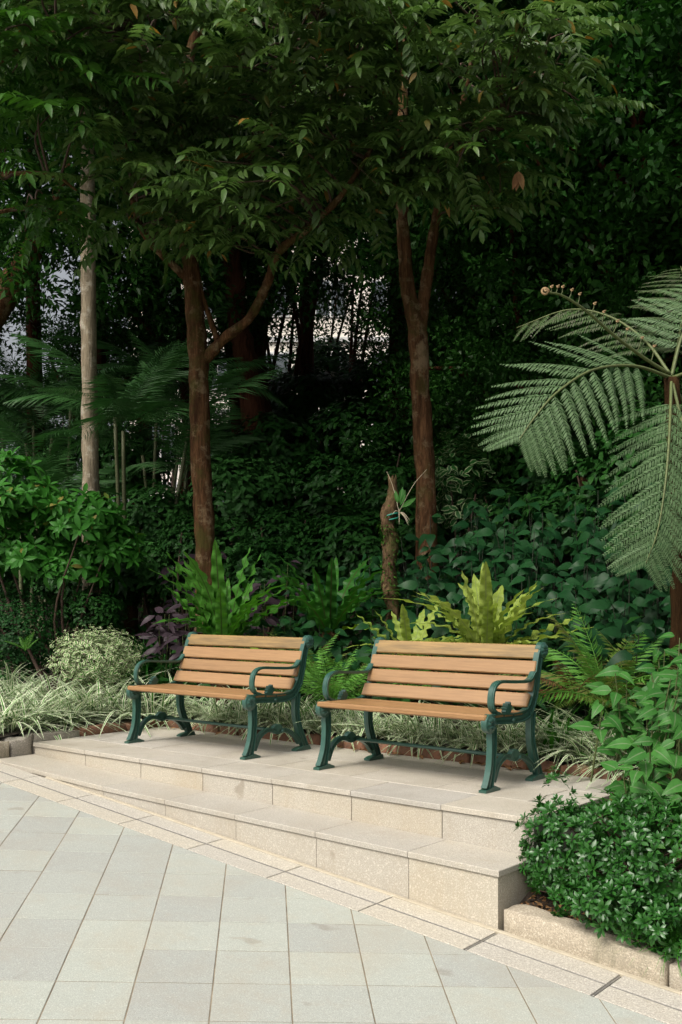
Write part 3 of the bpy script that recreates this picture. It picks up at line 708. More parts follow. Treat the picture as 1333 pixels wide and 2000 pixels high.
# ------------------------------------------------------------------ dense evergreen trees behind
LM = [(0, 'the left edge'), (175, 'the pale trunk'), (395, 'the curved limb trunk'), (500, 'the reddish trunk'), (765, 'the mossy stump'), (825, 'the forking trunk'), (905, 'the pale edged bush'), (1145, 'the sawn stump'), (1310, 'the tree fern crown')]
def where(px, names=LM):
    q = min(names, key=lambda a: abs(a[0] - px)); dx = px - q[0]
    return ('straight behind ' if abs(dx) < 22 else 'left of ' if dx < 0 else 'right of ') + q[1]
def diamond(L, W, z=.2): return np.array([(0, 0, 0), (L * .45, -W / 2, z * W), (L, 0, -.1 * L), (L * .45, W / 2, z * W)]), np.array([(0, 1, 2, 3)]), np.array((0, 1, 0, 1.))
EVL = diamond(.092, .046); EVS = diamond(.075, .038)
def crown_geo(seed, rx, rz, ncl, nl, lt, cr=.30):
    r = np.random.default_rng(seed); Ms = []
    c = norm(r.normal(0, 1, (ncl, 3))) * (r.uniform(.12, 1, (ncl, 1)) ** .42); c *= np.array((rx, rx, rz)) * (1 + .22 * r.normal(0, 1, (ncl, 1)))
    for q in c:
        s = r.uniform(.6, 1.3) * cr
        for _ in range(nl):
            v = norm(r.normal(0, 1, 3)) * r.uniform(.1, 1) ** .5; p = q + v * s * np.array((1, 1, .7))
            Ms.append(frame(p, v + r.normal(0, .5, 3), np.array((0, 0, 1)) + r.normal(0, .5, 3), r.uniform(.7, 1.25)))
    g = Geo(); g.inst(lt, Ms); return g
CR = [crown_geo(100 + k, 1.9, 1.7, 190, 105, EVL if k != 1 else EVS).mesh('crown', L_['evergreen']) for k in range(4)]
def evergreen(px, py, d, s, label, var, trunk=True, lean=(0, 0), group='dark evergreen trees behind the garden', bm='bark_dark', tr=.16, extra=()):
    c = at_d(px, py, d); b = np.array((c[0] - lean[0], c[1] - lean[1], 0)); b[2] = gz(b[0], b[1])
    o = thing('evergreen_tree', label, 'tree', b, group); L0 = loc4(o)
    P = smooth_path([b, b * .55 + c * .45 + rng.normal(0, .12, 3), c + np.array((0, 0, .8 * s))], 14); V, F = tube(P - L0, np.linspace(tr, tr * .35, 14), 10)
    ob('trunk', mesh('trunk', V, F, M_[bm], True), o)
    for k in range(5):
        a = rng.uniform(0, 6.28); q = P[int(rng.integers(6, 12))]; e = c + np.array((math.cos(a), math.sin(a), rng.uniform(-.3, .6))) * 1.3 * s
        V, F = tube(smooth_path([q, (q + e) / 2 + (0, 0, .2), e], 8) - L0, np.linspace(tr * .4, .015, 8), 6, False); ob('limb', mesh('limb', V, F, M_[bm], True), o)
    for k, (dx, dy, dz, ss) in enumerate(((0, 0, 0, 1),) + tuple(extra)):
        rot = np.eye(4); a = rng.uniform(0, 6.28); rot[:2, :2] = [[math.cos(a), -math.sin(a)], [math.sin(a), math.cos(a)]]
        ob('crown', CR[(var + k) % 4], o, T(c - L0 + np.array((dx, dy, dz))) @ rot @ S((s * ss, s * ss, s * ss)))
    return o
EV = [  # px, py, d, size
 (1010, 420, 12.0, .95), (1180, 330, 11.5, 1.1), (1330, 250, 11.0, 1.15), (1120, 80, 12.5, 1.2), (1280, 560, 12.0, 1.0), (1080, 650, 12.5, .9), (1420, 480, 11, 1.1), (1250, 20, 13.5, 1.1),
 (930, 260, 14, 1.2), (900, 620, 14.5, .8), (790, 250, 15.5, 1.05), (600, 170, 16, 1.3), (420, 290, 15, 1.1), (310, 230, 16, .95), (760, 100, 15, 1.3), (480, 60, 15, 1.4), (250, 40, 15, 1.2), (950, -30, 14, 1.3),
 (340, 580, 14.5, .7), (210, 720, 16.5, .7), (-200, 560, 13.5, .9), (60, -20, 15, 1.0), (-100, 60, 14, 1.0), (980, 820, 12, .75), (1180, 800, 11, .8)]
for i, (px, py, d, s) in enumerate(EV):
    right = px > 950
    lvl = 'near the top edge' if py < 150 else 'high up' if py < 350 else 'at middle height' if py < 600 else 'low down'
    lab = ('blackish green evergreen ' if right else 'dark evergreen ') + lvl + ', ' + where(px, [l for l in LM if 'stump' not in l[1] and 'bush' not in l[1]])
    evergreen(px, py, d, s, lab, i, group='dark evergreen trees on the right' if right else 'dark evergreen trees behind the benches', lean=(rng.uniform(-.5, .5), rng.uniform(-.5, .5)))
# thin, see-through trees where the pale building shows
THIN = crown_geo(140, 1.4, 1.0, 42, 42, EVS, .26).mesh('crown', L_['evergreen'])
for px, py, d in ((560, 590, 17), (690, 560, 18), (640, 640, 19), (790, 600, 16.5), (600, 500, 16), (500, 500, 17), (850, 480, 17)):
    c = at_d(px, py, d); b = np.array((c[0], c[1], gz(c[0], c[1]))); o = thing('young_tree', 'thin dark tree against the bright gap, %s' % where(px), 'tree', b, 'thin trees in the bright gap'); L0 = loc4(o)
    for k in range(3):
        e = c + np.array((rng.uniform(-.9, .9), rng.uniform(-.5, .5), .6)); V, F = tube(smooth_path([b + (k * .07, 0, 0), (b + c) / 2 + rng.normal(0, .1, 3), e], 10) - L0, np.linspace(.06, .015, 10), 8); ob('stem', mesh('stem', V, F, M_['bark_dark'], True), o)
    ob('crown', THIN, o, T(c - L0) @ Matrix.Rotation(rng.uniform(0, 6), 4, 'Z'))
# two big trunks in the shade
def big_trunk(label, path, bm):
    P = np.array([at_d(a, b, d) for a, b, d, r in path]); b = P[0].copy(); b[2] = gz(b[0], b[1]); o = thing('old_tree', label, 'tree', b); L0 = loc4(o)
    Q, r = limb_pts(path, b); V, F = tube(Q - L0 + rng.normal(0, .012, Q.shape), r, 14); ob('trunk', mesh('trunk', V, F, M_[bm], True), o)
    c = Q[-1]; ob('crown', CR[0], o, T(c - L0) @ S(1.1)); return o
big_trunk('thick dark reddish trunk behind the curved limb, in deep shade', [(505, 900, 13.4, .17), (490, 760, 13.4, .16), (470, 640, 13.4, .14), (450, 480, 13.3, .12), (440, 330, 13, .1)], 'bark_dark')
big_trunk('leaning brown trunk at the left edge behind the palms', [(-120, 800, 12.5, .2), (-30, 640, 12.5, .17), (45, 520, 12.5, .14), (100, 420, 12.6, .1), (140, 330, 12.7, .08)], 'bark_brown')

# ------------------------------------------------------------------ palms on the left
PF = [fern_frond(1.6, 38, .40, .030, dr, 2, .18) for dr in (.5, .8, 1.1)]; PFM = [tmesh('frond', t, L_['palm']) for t in PF]
def palm(px, Y, h, n, label, ncane=4):
    b = pixY(px, Y); o = thing('clump_palm', label, 'palm', b, 'clumping palms in the left shade'); L0 = loc4(o)
    for k in range(ncane):
        q = b + np.array((rng.uniform(-.3, .3), rng.uniform(-.3, .3), 0)); q[2] = gz(q[0], q[1]) - .05; top = q + np.array((rng.uniform(-.35, .35), rng.uniform(-.35, .35), h * rng.uniform(.6, 1.05)))
        V, F = tube(smooth_path([q, (q + top) / 2 + rng.normal(0, .05, 3), top], 9) - L0, np.linspace(.028, .02, 9), 8); ob('cane', mesh('cane', V, F, M_['cane'], True), o)
        for j in range(n):
            d = rand_dir(25, 75); ob('frond', PFM[int(rng.integers(3))], o, T(-L0) @ frame(top, d, (0, 0, 1) + .3 * TOCAM, rng.uniform(.75, 1.1)))
for px, Y, h, n, lab in ((60, 7.1, 2.3, 8, 'feathery clumping palm at the far left behind the shrub'), (265, 7.6, 2.6, 8, 'feathery clumping palm between the pale and brown trunks'), (85, 7.9, 3.2, 8, 'taller clumping palm behind the pale trunk'), (300, 8.6, 3.2, 7, 'clumping palm further back left of the brown trunk'), (15, 8.0, 3.0, 7, 'clumping palm deep in shade at the left edge')):
    palm(px, Y, h, n, lab)

# ------------------------------------------------------------------ background bushes on the slope
BLS = [leaf(.135, .072, 3, .2, .25), leaf(.115, .066, 3, .15, .35), leaf(.155, .066, 3, .25, .3)]
def bush_geo(seed, rx, rz, n, tl, k=6):
    r = np.random.default_rng(seed); Ms = [[] for _ in tl]
    c = norm(r.normal(0, 1, (n, 3))) * (r.uniform(.2, 1, (n, 1)) ** .4) * np.array((rx, rx, rz))
    for q in c:
        out = norm(q / np.array((rx, rx, rz))) + np.array((0, 0, .5))
        for j in range(k):
            a = j * 2.4 + r.uniform(0, 1); u = norm(np.cross(out, (.3, .2, 1))); w = np.cross(norm(out), u)
            d = u * math.cos(a) + w * math.sin(a) + norm(out) * r.uniform(.1, .8); d[2] -= .15
            i = int(r.integers(len(tl))); Ms[i].append(frame(q + r.normal(0, .03, 3), d, norm(out) + np.array((0, 0, .4)), r.uniform(.65, 1.2)))
    g = Geo()
    for t, m in zip(tl, Ms): g.inst(t, m)
    return g
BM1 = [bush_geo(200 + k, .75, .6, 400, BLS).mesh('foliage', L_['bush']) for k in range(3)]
BM2 = [bush_geo(210 + k, .75, .6, 400, BLS).mesh('foliage', L_['bush2']) for k in range(2)]
def back_bush(px, py, Y, s, ms, label, group, name='leafy_bush'):
    x = at_Y(px, Y); d = depth(x, Y); z = CAMZ - (py - HOR) / F_PX * d; b = np.array((x, Y, gz(x, Y))); o = thing(name, label, 'bush', b, group); L0 = loc4(o)
    for k in range(4):
        e = np.array((x, Y, z)) + rng.normal(0, .25, 3) * s; V, F = tube(smooth_path([b + rng.normal(0, .04, 3) * (1, 1, 0), (b + e) / 2 + rng.normal(0, .06, 3), e], 8) - L0, np.linspace(.02, .008, 8), 6, False); ob('stem', mesh('stem', V, F, M_['twig'], True), o)
    rot = Matrix.Rotation(rng.uniform(0, 6), 4, 'Z'); f = ob('foliage', ms[int(rng.integers(len(ms)))], o, T(np.array((x, Y, z)) - L0) @ rot @ S(s), kind='stuff')
BB = [(185, 1190, 6.35, .42, 0), (200, 1130, 7.1, .6, 0), (290, 1110, 7.2, .6, 1), (370, 1130, 7.4, .55, 0), (450, 1080, 7.6, .6, 1), (520, 1110, 7.4, .55, 0), (600, 1090, 7.8, .6, 0), (690, 1060, 8.0, .65, 0), (800, 1030, 8.6, .6, 0), (130, 1120, 7.2, .6, 0), (30, 1100, 7.4, .7, 0), (1010, 1010, 8.9, .6, 0), (1110, 1010, 8.7, .6, 0), (1220, 1020, 8.5, .6, 0), (880, 930, 9.4, .6, 0), (830, 860, 10.8, .7, 0), (250, 900, 8.8, .85, 1), (300, 1010, 7.8, .7, 1), (470, 960, 8.4, .8, 1), (540, 880, 9.5, .85, 0), (640, 960, 9.2, .8, 0), (700, 860, 10.2, .9, 0), (600, 790, 12, 1.0, 0), (740, 760, 13, 1.0, 0), (500, 760, 12.5, .8, 1), (280, 760, 11, .9, 1), (90, 880, 9.5, .8, 0), (20, 800, 10.5, 1.0, 0), (190, 1040, 8, .6, 0), (420, 870, 11, .9, 1),
      (760, 960, 9.0, .65, 0), (900, 800, 10.5, .8, 0), (960, 960, 9.4, .8, 0), (1080, 900, 9.5, .8, 0), (1180, 960, 8.8, .7, 0), (1290, 900, 8.6, .8, 0), (1040, 760, 11, .9, 0), (1200, 780, 10, .9, 0), (860, 700, 14, 1.0, 0), (640, 720, 14.5, 1.0, 0), (380, 1060, 7.3, .5, 0), (550, 1050, 7.8, .55, 0), (1320, 1040, 7.9, .6, 0), (60, 980, 8.6, .7, 0), (330, 660, 13.5, .9, 1), (150, 760, 12, .9, 0)]
def blvl(py): return 'low on the slope' if py > 1080 else 'halfway up the slope' if py > 950 else 'high on the slope' if py > 830 else 'at the top of the slope'
for px, py, Y, s, w in BB:
    if w: back_bush(px, py, Y, s, BM2, 'grey leafy bush %s, %s' % (blvl(py), where(px)), 'grey green bushes on the slope')
    else: back_bush(px, py, Y, s, BM1, 'dark leafy bush %s, %s' % (blvl(py), where(px)), 'dark bushes on the slope')
VE = bush_geo(260, .42, .6, 60, [leaf(.11, .06, 3, .1, .2)]).mesh('foliage', L_['vedge'])
back_bush(905, 950, 8.6, 1.0, [VE], 'bush with pale edged leaves above the heart leaved ground cover', None, 'pale_edged_bush')

# low undergrowth over the slope
UL = [leaf(.13, .06, 2, .2, .3), leaf(.10, .055, 2, .15, .4)]; g = Geo(); Ms = [[], []]
for k in range(15000):
    Y = 6.15 + 9 * rng.uniform(0, 1) ** 1.6; X = at_Y(rng.uniform(-150, 1480), Y); z = gz(X, Y) + abs(rng.normal(0, .22))
    Ms[k % 2].append(frame((X, Y, z), rand_dir(-15, 45), np.array((0, 0, 1)) + TOCAM * .5 + rng.normal(0, .35, 3), rng.uniform(.7, 1.5)))
for t, m in zip(UL, Ms): g.inst(t, m)
ob('undergrowth', g.mesh('undergrowth', L_['bush']), label='low dark leafy undergrowth covering the shaded slope', cat='undergrowth', kind='stuff')

# ------------------------------------------------------------------ bird's nest ferns
NF = [leaf(1, w * .9, 30, .12, dr, .55, .30, nr, 2, True) for w, dr, nr in ((.13, .15, 6), (.12, .45, 7), (.145, .3, 5), (.12, .75, 6), (.135, .1, 7))]
NM = {k: [tmesh('frond', t, L_[k]) for t in NF] for k in ('nest', 'nest_d', 'nest_l', 'nest_old')}
def nest_fern(px, Y, L, n, key, label, el=(40, 82), lift=.0, bias=None, old=0):
    b = pixY(px, Y); b[2] += lift; o = thing('nest_fern', label, 'fern', b, 'nest ferns'); L0 = loc4(o)
    V, F = tube(np.array([(0, 0, -lift - .06), (.02, 0, -lift * .5), (0, 0, .04), (0, 0, .1)]), [.06, .065, .085, .05], 8); ob('root_crown', mesh('root_crown', V, F, M_['bark_fern'], True), o)
    for k in range(n):
        a = k * 2.39996 + rng.uniform(-.3, .3); e = R(el[0] + (el[1] - el[0]) * ((k + .5) / n) ** .5 + rng.uniform(-5, 5)); d = np.array((math.cos(a) * math.cos(e), math.sin(a) * math.cos(e), math.sin(e)))
        if bias is not None: d = d + np.array(bias)
        up = np.array((-math.cos(a), -math.sin(a), .55)); s = L * rng.uniform(.75, 1.1)
        kk = 'nest_old' if k < old else key
        ob('frond', NM[kk][int(rng.integers(5)) if kk != 'nest_old' else 3], o, frame(np.array((math.cos(a) * .04, math.sin(a) * .04, .05)), d, up, (s, s * rng.uniform(.85, 1.15), s)))
nest_fern(435, 6.05, .92, 26, 'nest', 'large upright nest fern behind the farther bench at the brown trunk', (26, 84), .5, old=2)
nest_fern(645, 6.6, .88, 22, 'nest_d', 'dark nest fern between the brown trunk and the mossy stump', (18, 78), .42, old=1)
nest_fern(950, 6.05, .72, 36, 'nest_l', 'bright lime nest fern with ruffled fronds behind the nearer bench', (14, 84), .52)
nest_fern(800, 6.2, .5, 13, 'nest_l', 'small lime nest fern beside the foot of the mossy stump', (15, 70), .45)
nest_fern(255, 7.2, .62, 15, 'nest_d', 'dark nest fern on a stump behind the leafy shrub at left', (25, 80), .45)
nest_fern(600, 8.3, .7, 14, 'nest_d', 'shaded nest fern higher on the slope left of the stump', (25, 80), .4)
nest_fern(745, 9.0, .9, 13, 'nest_d', 'shaded nest fern in front of the forking tree', (25, 80), .55)

# ------------------------------------------------------------------ small ferns
FF_ = [fern_frond(.62, 26, .105, .016, dr) for dr in (.35, .6, .9)]
FM = {k: [tmesh('frond', t, L_[k]) for t in FF_] for k in ('fern', 'fern_b', 'fern_dead')}
def fern(px, Y, L, n, mixk, label, el=(20, 75), lift=.02):
    b = pixY(px, Y); b[2] += lift + .2; o = thing('fern', label, 'fern', b, 'feathery ferns behind the benches')
    for k in range(n):
        a = k * 2.39996 + rng.uniform(-.3, .3); e = R(el[0] + (el[1] - el[0]) * (k + .5) / n); d = np.array((math.cos(a) * math.cos(e), math.sin(a) * math.cos(e), math.sin(e))); s = L * rng.uniform(.75, 1.15)
        ob('frond', FM[mixk[k % len(mixk)]][int(rng.integers(3))], o, frame((0, 0, 0), d, (0, 0, 1) + .2 * TOCAM, s))
fern(645, 5.9, 1.0, 22, ['fern'], 'fresh green feathery fern in the gap between the two benches')
fern(605, 6.15, 1.0, 14, ['fern_b', 'fern'], 'bronze green fern behind the right end of the farther bench', (25, 80), .1)
fern(540, 6.2, .9, 11, ['fern_b'], 'bronze fern peeking over the farther bench back', (30, 80), .12)
fern(690, 6.1, .8, 12, ['fern', 'fern_b'], 'green fern at the left end of the nearer bench back', (20, 75))
fern(800, 6.1, .75, 12, ['fern'], 'light green fern under the small lime nest fern', (25, 75), .1)
fern(1185, 5.95, 1.3, 26, ['fern_b', 'fern'], 'large bronze green fern right of the nearer bench', (15, 82), .12)
fern(1125, 5.95, .8, 14, ['fern', 'fern_dead', 'fern_b'], 'fern with withered brown fronds beside the nearer bench', (-5, 60), .18)
fern(1250, 6.3, 1.0, 14, ['fern_b', 'fern'], 'bronze fern under the hanging tree fern frond', (20, 75), .1)
fern(50, 5.2, .35, 7, ['fern'], 'small fern frond tuft at the left above the striped grass', (30, 80), .25)

# ------------------------------------------------------------------ striped grass along the edges
GB = [leaf(L, .025, 7, .3, dr, .4) for L, dr in ((.48, .6), (.54, .85), (.44, 1.05), (.56, .7), (.38, .45))]
def grass_geo(seed, n, spread=.09):
    r = np.random.default_rng(seed); Ms = [[] for _ in GB]
    for k in range(n):
        a = r.uniform(0, 6.283); e = R(r.uniform(25, 85)); d = np.array((math.cos(a) * math.cos(e), math.sin(a) * math.cos(e), math.sin(e)))
        q = np.array((r.normal(0, spread), r.normal(0, spread), 0)); Ms[int(r.integers(len(GB)))].append(frame(q, d, np.array((-math.cos(a), -math.sin(a), .8)) + r.normal(0, .3, 3), r.uniform(.65, 1.1)))
    g = Geo()
    for t, m in zip(GB, Ms): g.inst(t, m)
    return g
GM = [grass_geo(300 + k, 80).mesh('blades', L_['grass']) for k in range(5)]
def clump(x, y, s, label, group, ms=None, name='striped_grass', cat='grass clump', dz=0.):
    b = np.array((x, y, gz(x, y) + dz)); o = thing(name, label, cat, b, group); ms = ms or GM
    ob('blades', ms[int(rng.integers(len(ms)))], o, np.array(Matrix.Rotation(rng.uniform(0, 6), 4, 'Z')) @ S((s, s, s * rng.uniform(.8, 1.1))))
for x, y in [(-6.95, 4.32), (-7.0, 4.65), (-6.93, 4.95), (-7.0, 5.25), (-6.95, 5.5), (-7.35, 4.35), (-7.4, 4.75), (-7.35, 5.1), (-7.3, 5.4), (-7.75, 4.5), (-7.8, 4.9), (-7.7, 5.25), (-8.15, 4.4), (-8.2, 4.8), (-8.15, 5.15), (-6.85, 5.72)]:
    clump(x + rng.normal(0, .03), y + rng.normal(0, .03), rng.uniform(.9, 1.15), 'green and cream striped grass clump spilling over the left kerb', 'striped grass at the left kerb')
x = -6.5
while x < -5.15:
    clump(x, 5.86 + rng.normal(0, .03), rng.uniform(.7, .95), 'striped grass clump behind the farther bench', 'striped grass behind the farther bench'); x += .2
x = -5.05
while x < -3.0:
    clump(x, 5.86 + rng.normal(0, .03), rng.uniform(.7, .95), 'striped grass clump behind the nearer bench', 'striped grass behind the nearer bench'); x += .19
for x, y in [(-2.95, 5.86), (-2.75, 5.8), (-2.6, 5.9), (-2.85, 6.0), (-2.45, 5.75)]:
    clump(x, y, rng.uniform(.8, 1.0), 'striped grass clump right of the nearer bench', 'striped grass right of the nearer bench')
SB = [leaf(L, .028, 6, .3, dr, .4) for L, dr in ((.42, .3), (.5, .5), (.38, .7))]
def strap_geo(seed, n, spread=.05, el=(35, 85)):
    r = np.random.default_rng(seed); g = Geo()
    for k in range(n):
        a = r.uniform(0, 6.283); e = R(r.uniform(*el)); d = np.array((math.cos(a) * math.cos(e), math.sin(a) * math.cos(e), math.sin(e)))
        g.inst(SB[k % 3], [frame((r.normal(0, spread), r.normal(0, spread), 0), d, (-math.cos(a), -math.sin(a), .8), r.uniform(.7, 1.15))])
    return g
SMD = [strap_geo(320 + k, 46, .09).mesh('blades', L_['strap']) for k in range(2)]; SML = [strap_geo(330 + k, 22).mesh('blades', L_['strap_l']) for k in range(2)]; SMR = [strap_geo(340 + k, 30, .03, (10, 80)).mesh('blades', L_['red']) for k in range(2)]
ORDS = ['second', 'fourth', 'sixth', 'third', 'seventh', 'first', 'fifth', 'eighth']
for kk, (px, Y, s) in enumerate(((255, 6.2, 1.1), (285, 6.1, 1.1), (310, 6.3, 1.1), (275, 6.5, 1.2), (320, 6.0, .9), (235, 6.4, 1.1), (300, 6.7, 1.3), (350, 6.2, 1.0))):
    p = pixY(px, Y); clump(p[0], p[1], s, 'dark strap leaved clump, %s from the left behind the variegated bush' % ORDS[kk], 'dark strap leaved clumps', SMD, 'strap_plant', 'plant')
for px, Y, w in ((1085, 5.85, 'touching'), (1110, 5.9, 'just right of')):
    p = pixY(px, Y); clump(p[0], p[1], .9, 'tuft of plain green blades %s the nearer bench' % w, 'plain green tufts', SML, 'green_tuft', 'plant')
p = pixY(1310, 5.0); clump(p[0], p[1], .9, 'plain green tuft at the right edge under the broad leaves', None, SML, 'green_tuft', 'plant')
for px, Y, dz, lab in ((640, 8.3, .55, 'red strap leaved plant on the shaded slope above the dark nest fern'), (300, 9.0, .7, 'small red strap leaved plant in the shade left of the brown trunk'), (560, 8.8, .5, 'red strap leaved plant left of the slope nest fern')):
    p = pixY(px, Y); clump(p[0], p[1], 1.0, lab, None, SMR, 'red_plant', 'plant', dz * .6)

# ------------------------------------------------------------------ leafy plants, every leaf a part
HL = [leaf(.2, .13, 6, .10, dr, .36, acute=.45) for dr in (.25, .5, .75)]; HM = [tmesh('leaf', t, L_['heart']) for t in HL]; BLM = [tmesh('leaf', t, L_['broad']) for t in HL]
PL = [leaf(.15, .058, 4, .2, dr, .42, acute=.3) for dr in (.15, .4)]; PLM = [tmesh('leaf', t, L_['purple']) for t in PL]
def leafy(px, Y, h, nst, k, tm, mat, label, cat, group, name, s=1., spread=.3, lift=0.):
    b = pixY(px, Y); o = thing(name, label, cat, b, group); L0 = loc4(o); st = Geo()
    for i in range(nst):
        q = np.array((rng.normal(0, spread), rng.normal(0, spread), 0)); q[2] = gz(b[0] + q[0], b[1] + q[1]) - b[2]
        top = q + np.array((rng.normal(0, .08), rng.normal(0, .08), h * rng.uniform(.65, 1.1))) + TOCAM * .1; V, F = tube(np.array([q, (q + top) / 2, top]), [.006, .005, .003], 4, False); st.add(V, F)
        for j in range(k):
            f = 1 - .5 * (j // 2) / max(1, k // 2); p = q + (top - q) * f; a = j * 1.75 + i; d = np.array((math.cos(a), math.sin(a), rng.uniform(-.55, .35))) + TOCAM * .35
            ob('leaf', tm[int(rng.integers(len(tm)))], o, frame(p + norm(d) * .03, d, np.array((0, 0, 1)) + TOCAM * 1.1 + rng.normal(0, .25, 3), s * rng.uniform(.65, 1.15)))
    ob('stems', st.mesh('stems', M_['stem_dark'] if name == 'heart_leaf_plant' else M_['stem_green']), o, kind='stuff')
ORD = ['first', 'second', 'third', 'fourth', 'fifth', 'sixth', 'seventh', 'eighth', 'ninth', 'tenth', 'eleventh', 'twelfth']
HG = 'heart leaved plants on the slope behind the nearer bench'; HLb = 'dark heart leaved plant in the ground cover right of the mossy stump'
for row, (Y, h, pxs) in enumerate(((6.75, .6, (590, 720, 850, 930, 1010, 1090, 1170, 1250, 1330)), (7.3, .85, (700, 830, 890, 970, 1050, 1130, 1210, 1290)), (7.9, 1.1, (850, 930, 1010, 1090, 1170, 1250, 1320)))):
    for px in pxs:
        left = px < 760
        leafy(px + rng.uniform(-15, 15), Y + rng.uniform(-.12, .12), h, 11, 8, HM, None, 'dark heart leaved plant left of the mossy stump in the %s row' % ('front', 'middle')[row] if left else 'dark heart leaved plant, %s right of the stump in the %s row' % (ORD[sum(1 for q in pxs if 760 <= q <= px) - 1], ('front', 'middle', 'back')[row]), 'plant', HG if not left else 'heart leaved plants left of the stump', 'heart_leaf_plant', .78)
for (px, Y, h, n), bl in zip(((1265, 5.45, .55, 11), (1320, 5.25, .66, 13), (1290, 4.95, .42, 10), (1235, 5.7, .35, 7), (1345, 5.7, .75, 10)), ('fresh green broad leaved plant behind the middle of the right bed', 'tall fresh green broad leaved plant at the right edge', 'low fresh green broad leaved plant just above the glossy shrub', 'short broad leaved plant beside the striped grass on the right', 'rearmost broad leaved plant below the hanging tree fern frond')):
    leafy(px, Y, h, n, 7, BLM, None, bl, 'plant', 'broad leaved plants at the right edge', 'broad_leaf_plant', .62, .13)
leafy(1310, 4.75, .22, 4, 5, [tmesh('leaf', HL[0], L_['glossy_new'])], None, 'pale young broad leaved seedling above the clipped shrub', 'plant', None, 'broad_leaf_plant', .55, .08)
for px, Y, h, n, lab in ((335, 6.35, .75, 9, 'purple leaved plant left of the large nest fern'), (350, 7.0, 1.15, 6, 'taller purple leaved plant beside the brown trunk'), (520, 6.9, .9, 5, 'purple tinged plant right of the brown trunk')):
    leafy(px, Y, h, n, 8, PLM, None, lab, 'plant', None, 'purple_plant', 1.3, .2)

# shrubs made of leaf rosettes
def rosette(n, t, el0=5, el1=75):
    g = Geo()
    for k in range(n):
        a = k * 2.39996; e = R(el0 + (el1 - el0) * k / n); d = np.array((math.cos(a) * math.cos(e), math.sin(a) * math.cos(e), math.sin(e)))
        g.inst(t, [frame(d * .006, d, (-math.cos(a) * .5, -math.sin(a) * .5, 1), rng.uniform(.8, 1.1) * (1 - .35 * k / n))])
    return g.get()
def rosette_shrub(o, ros, rmesh, mats, pts, outs, nmax, smin, smax, name='leaf_rosette'):
    Ms = []
    for p, u in zip(pts, outs):
        d = norm(u + rng.normal(0, .25, 3)); x = norm(np.cross(d, rng.normal(0, 1, 3))); Ms.append((int(rng.integers(len(ros))), frame(p, x, d, rng.uniform(smin, smax))))
    split_leaves(o, name, list(zip(ros, rmesh)), Ms, mats, nmax)
# left shrub
RS = [rosette(8, leaf(.18, .064, 4, .2, dr, .5), -15, 70) for dr in (.2, .35, .5)]; RSM = [tmesh('leaf_rosette', t, L_['shrub']) for t in RS]
b = pixY(100, 6.05); o = thing('leafy_shrub', 'large fresh green shrub with leaf rosettes at the left edge', 'shrub', b); L0 = loc4(o)
dS = depth(b[0], b[1]); pts = []; outs = []
for cx, cy, rr, n in ((40, 1000, .55, 100), (150, 1030, .48, 90), (215, 1090, .33, 40), (60, 1090, .5, 60), (150, 1120, .4, 40), (-60, 1040, .6, 60), (20, 930, .3, 16), (235, 1050, .2, 12), (190, 1010, .25, 20)):
    c = at_d(cx, cy, dS); v = norm(rng.normal(0, 1, (n, 3))); v[:, 2] = np.abs(v[:, 2]) * .9 - .15
    pts += list(c + v * rng.uniform(.5, 1, (n, 1)) * rr); outs += list(v + np.array((0, 0, .6)) + TOCAM * .3)
rosette_shrub(o, RS, RSM, L_['shrub'], pts, outs, 300, .7, 1.1)
for k in range(9):
    e = pts[int(rng.integers(len(pts)))]; V, F = tube(smooth_path([b + rng.normal(0, .12, 3) * (1, 1, 0), b * .5 + e * .5 + rng.normal(0, .08, 3) + (0, 0, -.1), e], 9) - L0, np.linspace(.02, .007, 9), 6, False); ob('stem', mesh('stem', V, F, M_['twig'], True), o)
# foreground glossy shrub
GL = [rosette(10, leaf(.048, .019, 3, .2, dr, .55), 8, 80) for dr in (.1, .25, .4)]; GLM = [tmesh('leaf_rosette', t, L_['glossy']) for t in GL] ; GLN = [tmesh('leaf_rosette', t, L_['glossy_new']) for t in GL]
b = np.array((-2.05, 4.62, gz(-2.05, 4.62))); o = thing('glossy_shrub', 'dense glossy dark green shrub overhanging the kerb at the lower right', 'shrub', b); L0 = loc4(o); pts = []; outs = []
for px, py, d, rx, rz, n in ((1090, 1650, 4.95, .20, .22, 120), (1180, 1660, 4.85, .30, .25, 210), (1290, 1670, 4.75, .34, .26, 250), (1250, 1765, 4.5, .26, .13, 130), (1400, 1680, 4.6, .4, .28, 150), (1090, 1560, 5.1, .10, .14, 22), (1060, 1680, 4.9, .12, .14, 35), (1075, 1755, 4.72, .08, .10, 20), (1180, 1765, 4.52, .16, .09, 55), (1330, 1810, 4.35, .25, .10, 90), (1200, 1600, 5.0, .2, .16, 50)):
    c = at_d(px, py, d); v = norm(rng.normal(0, 1, (n, 3))); pts += list(c + v * (rng.uniform(.25, 1, (n, 1)) ** .35) * np.array((rx, rx, rz))); outs += list(v + np.array((0, 0, .45)) + TOCAM * .2)
rosette_shrub(o, GL, GLM, L_['glossy'], pts, outs, 300, .75, 1.15)
st = Geo()
for k in range(60):
    e = pts[int(rng.integers(len(pts)))]; V, F = tube(smooth_path([b + rng.normal(0, .12, 3) * (1, .7, 0), b * .5 + e * .5 + rng.normal(0, .04, 3), e], 7), np.linspace(.006, .002, 7), 4, False); st.add(V, F)
ob('stems', st.mesh('stems', M_['twig'], True, L0), o, kind='stuff')
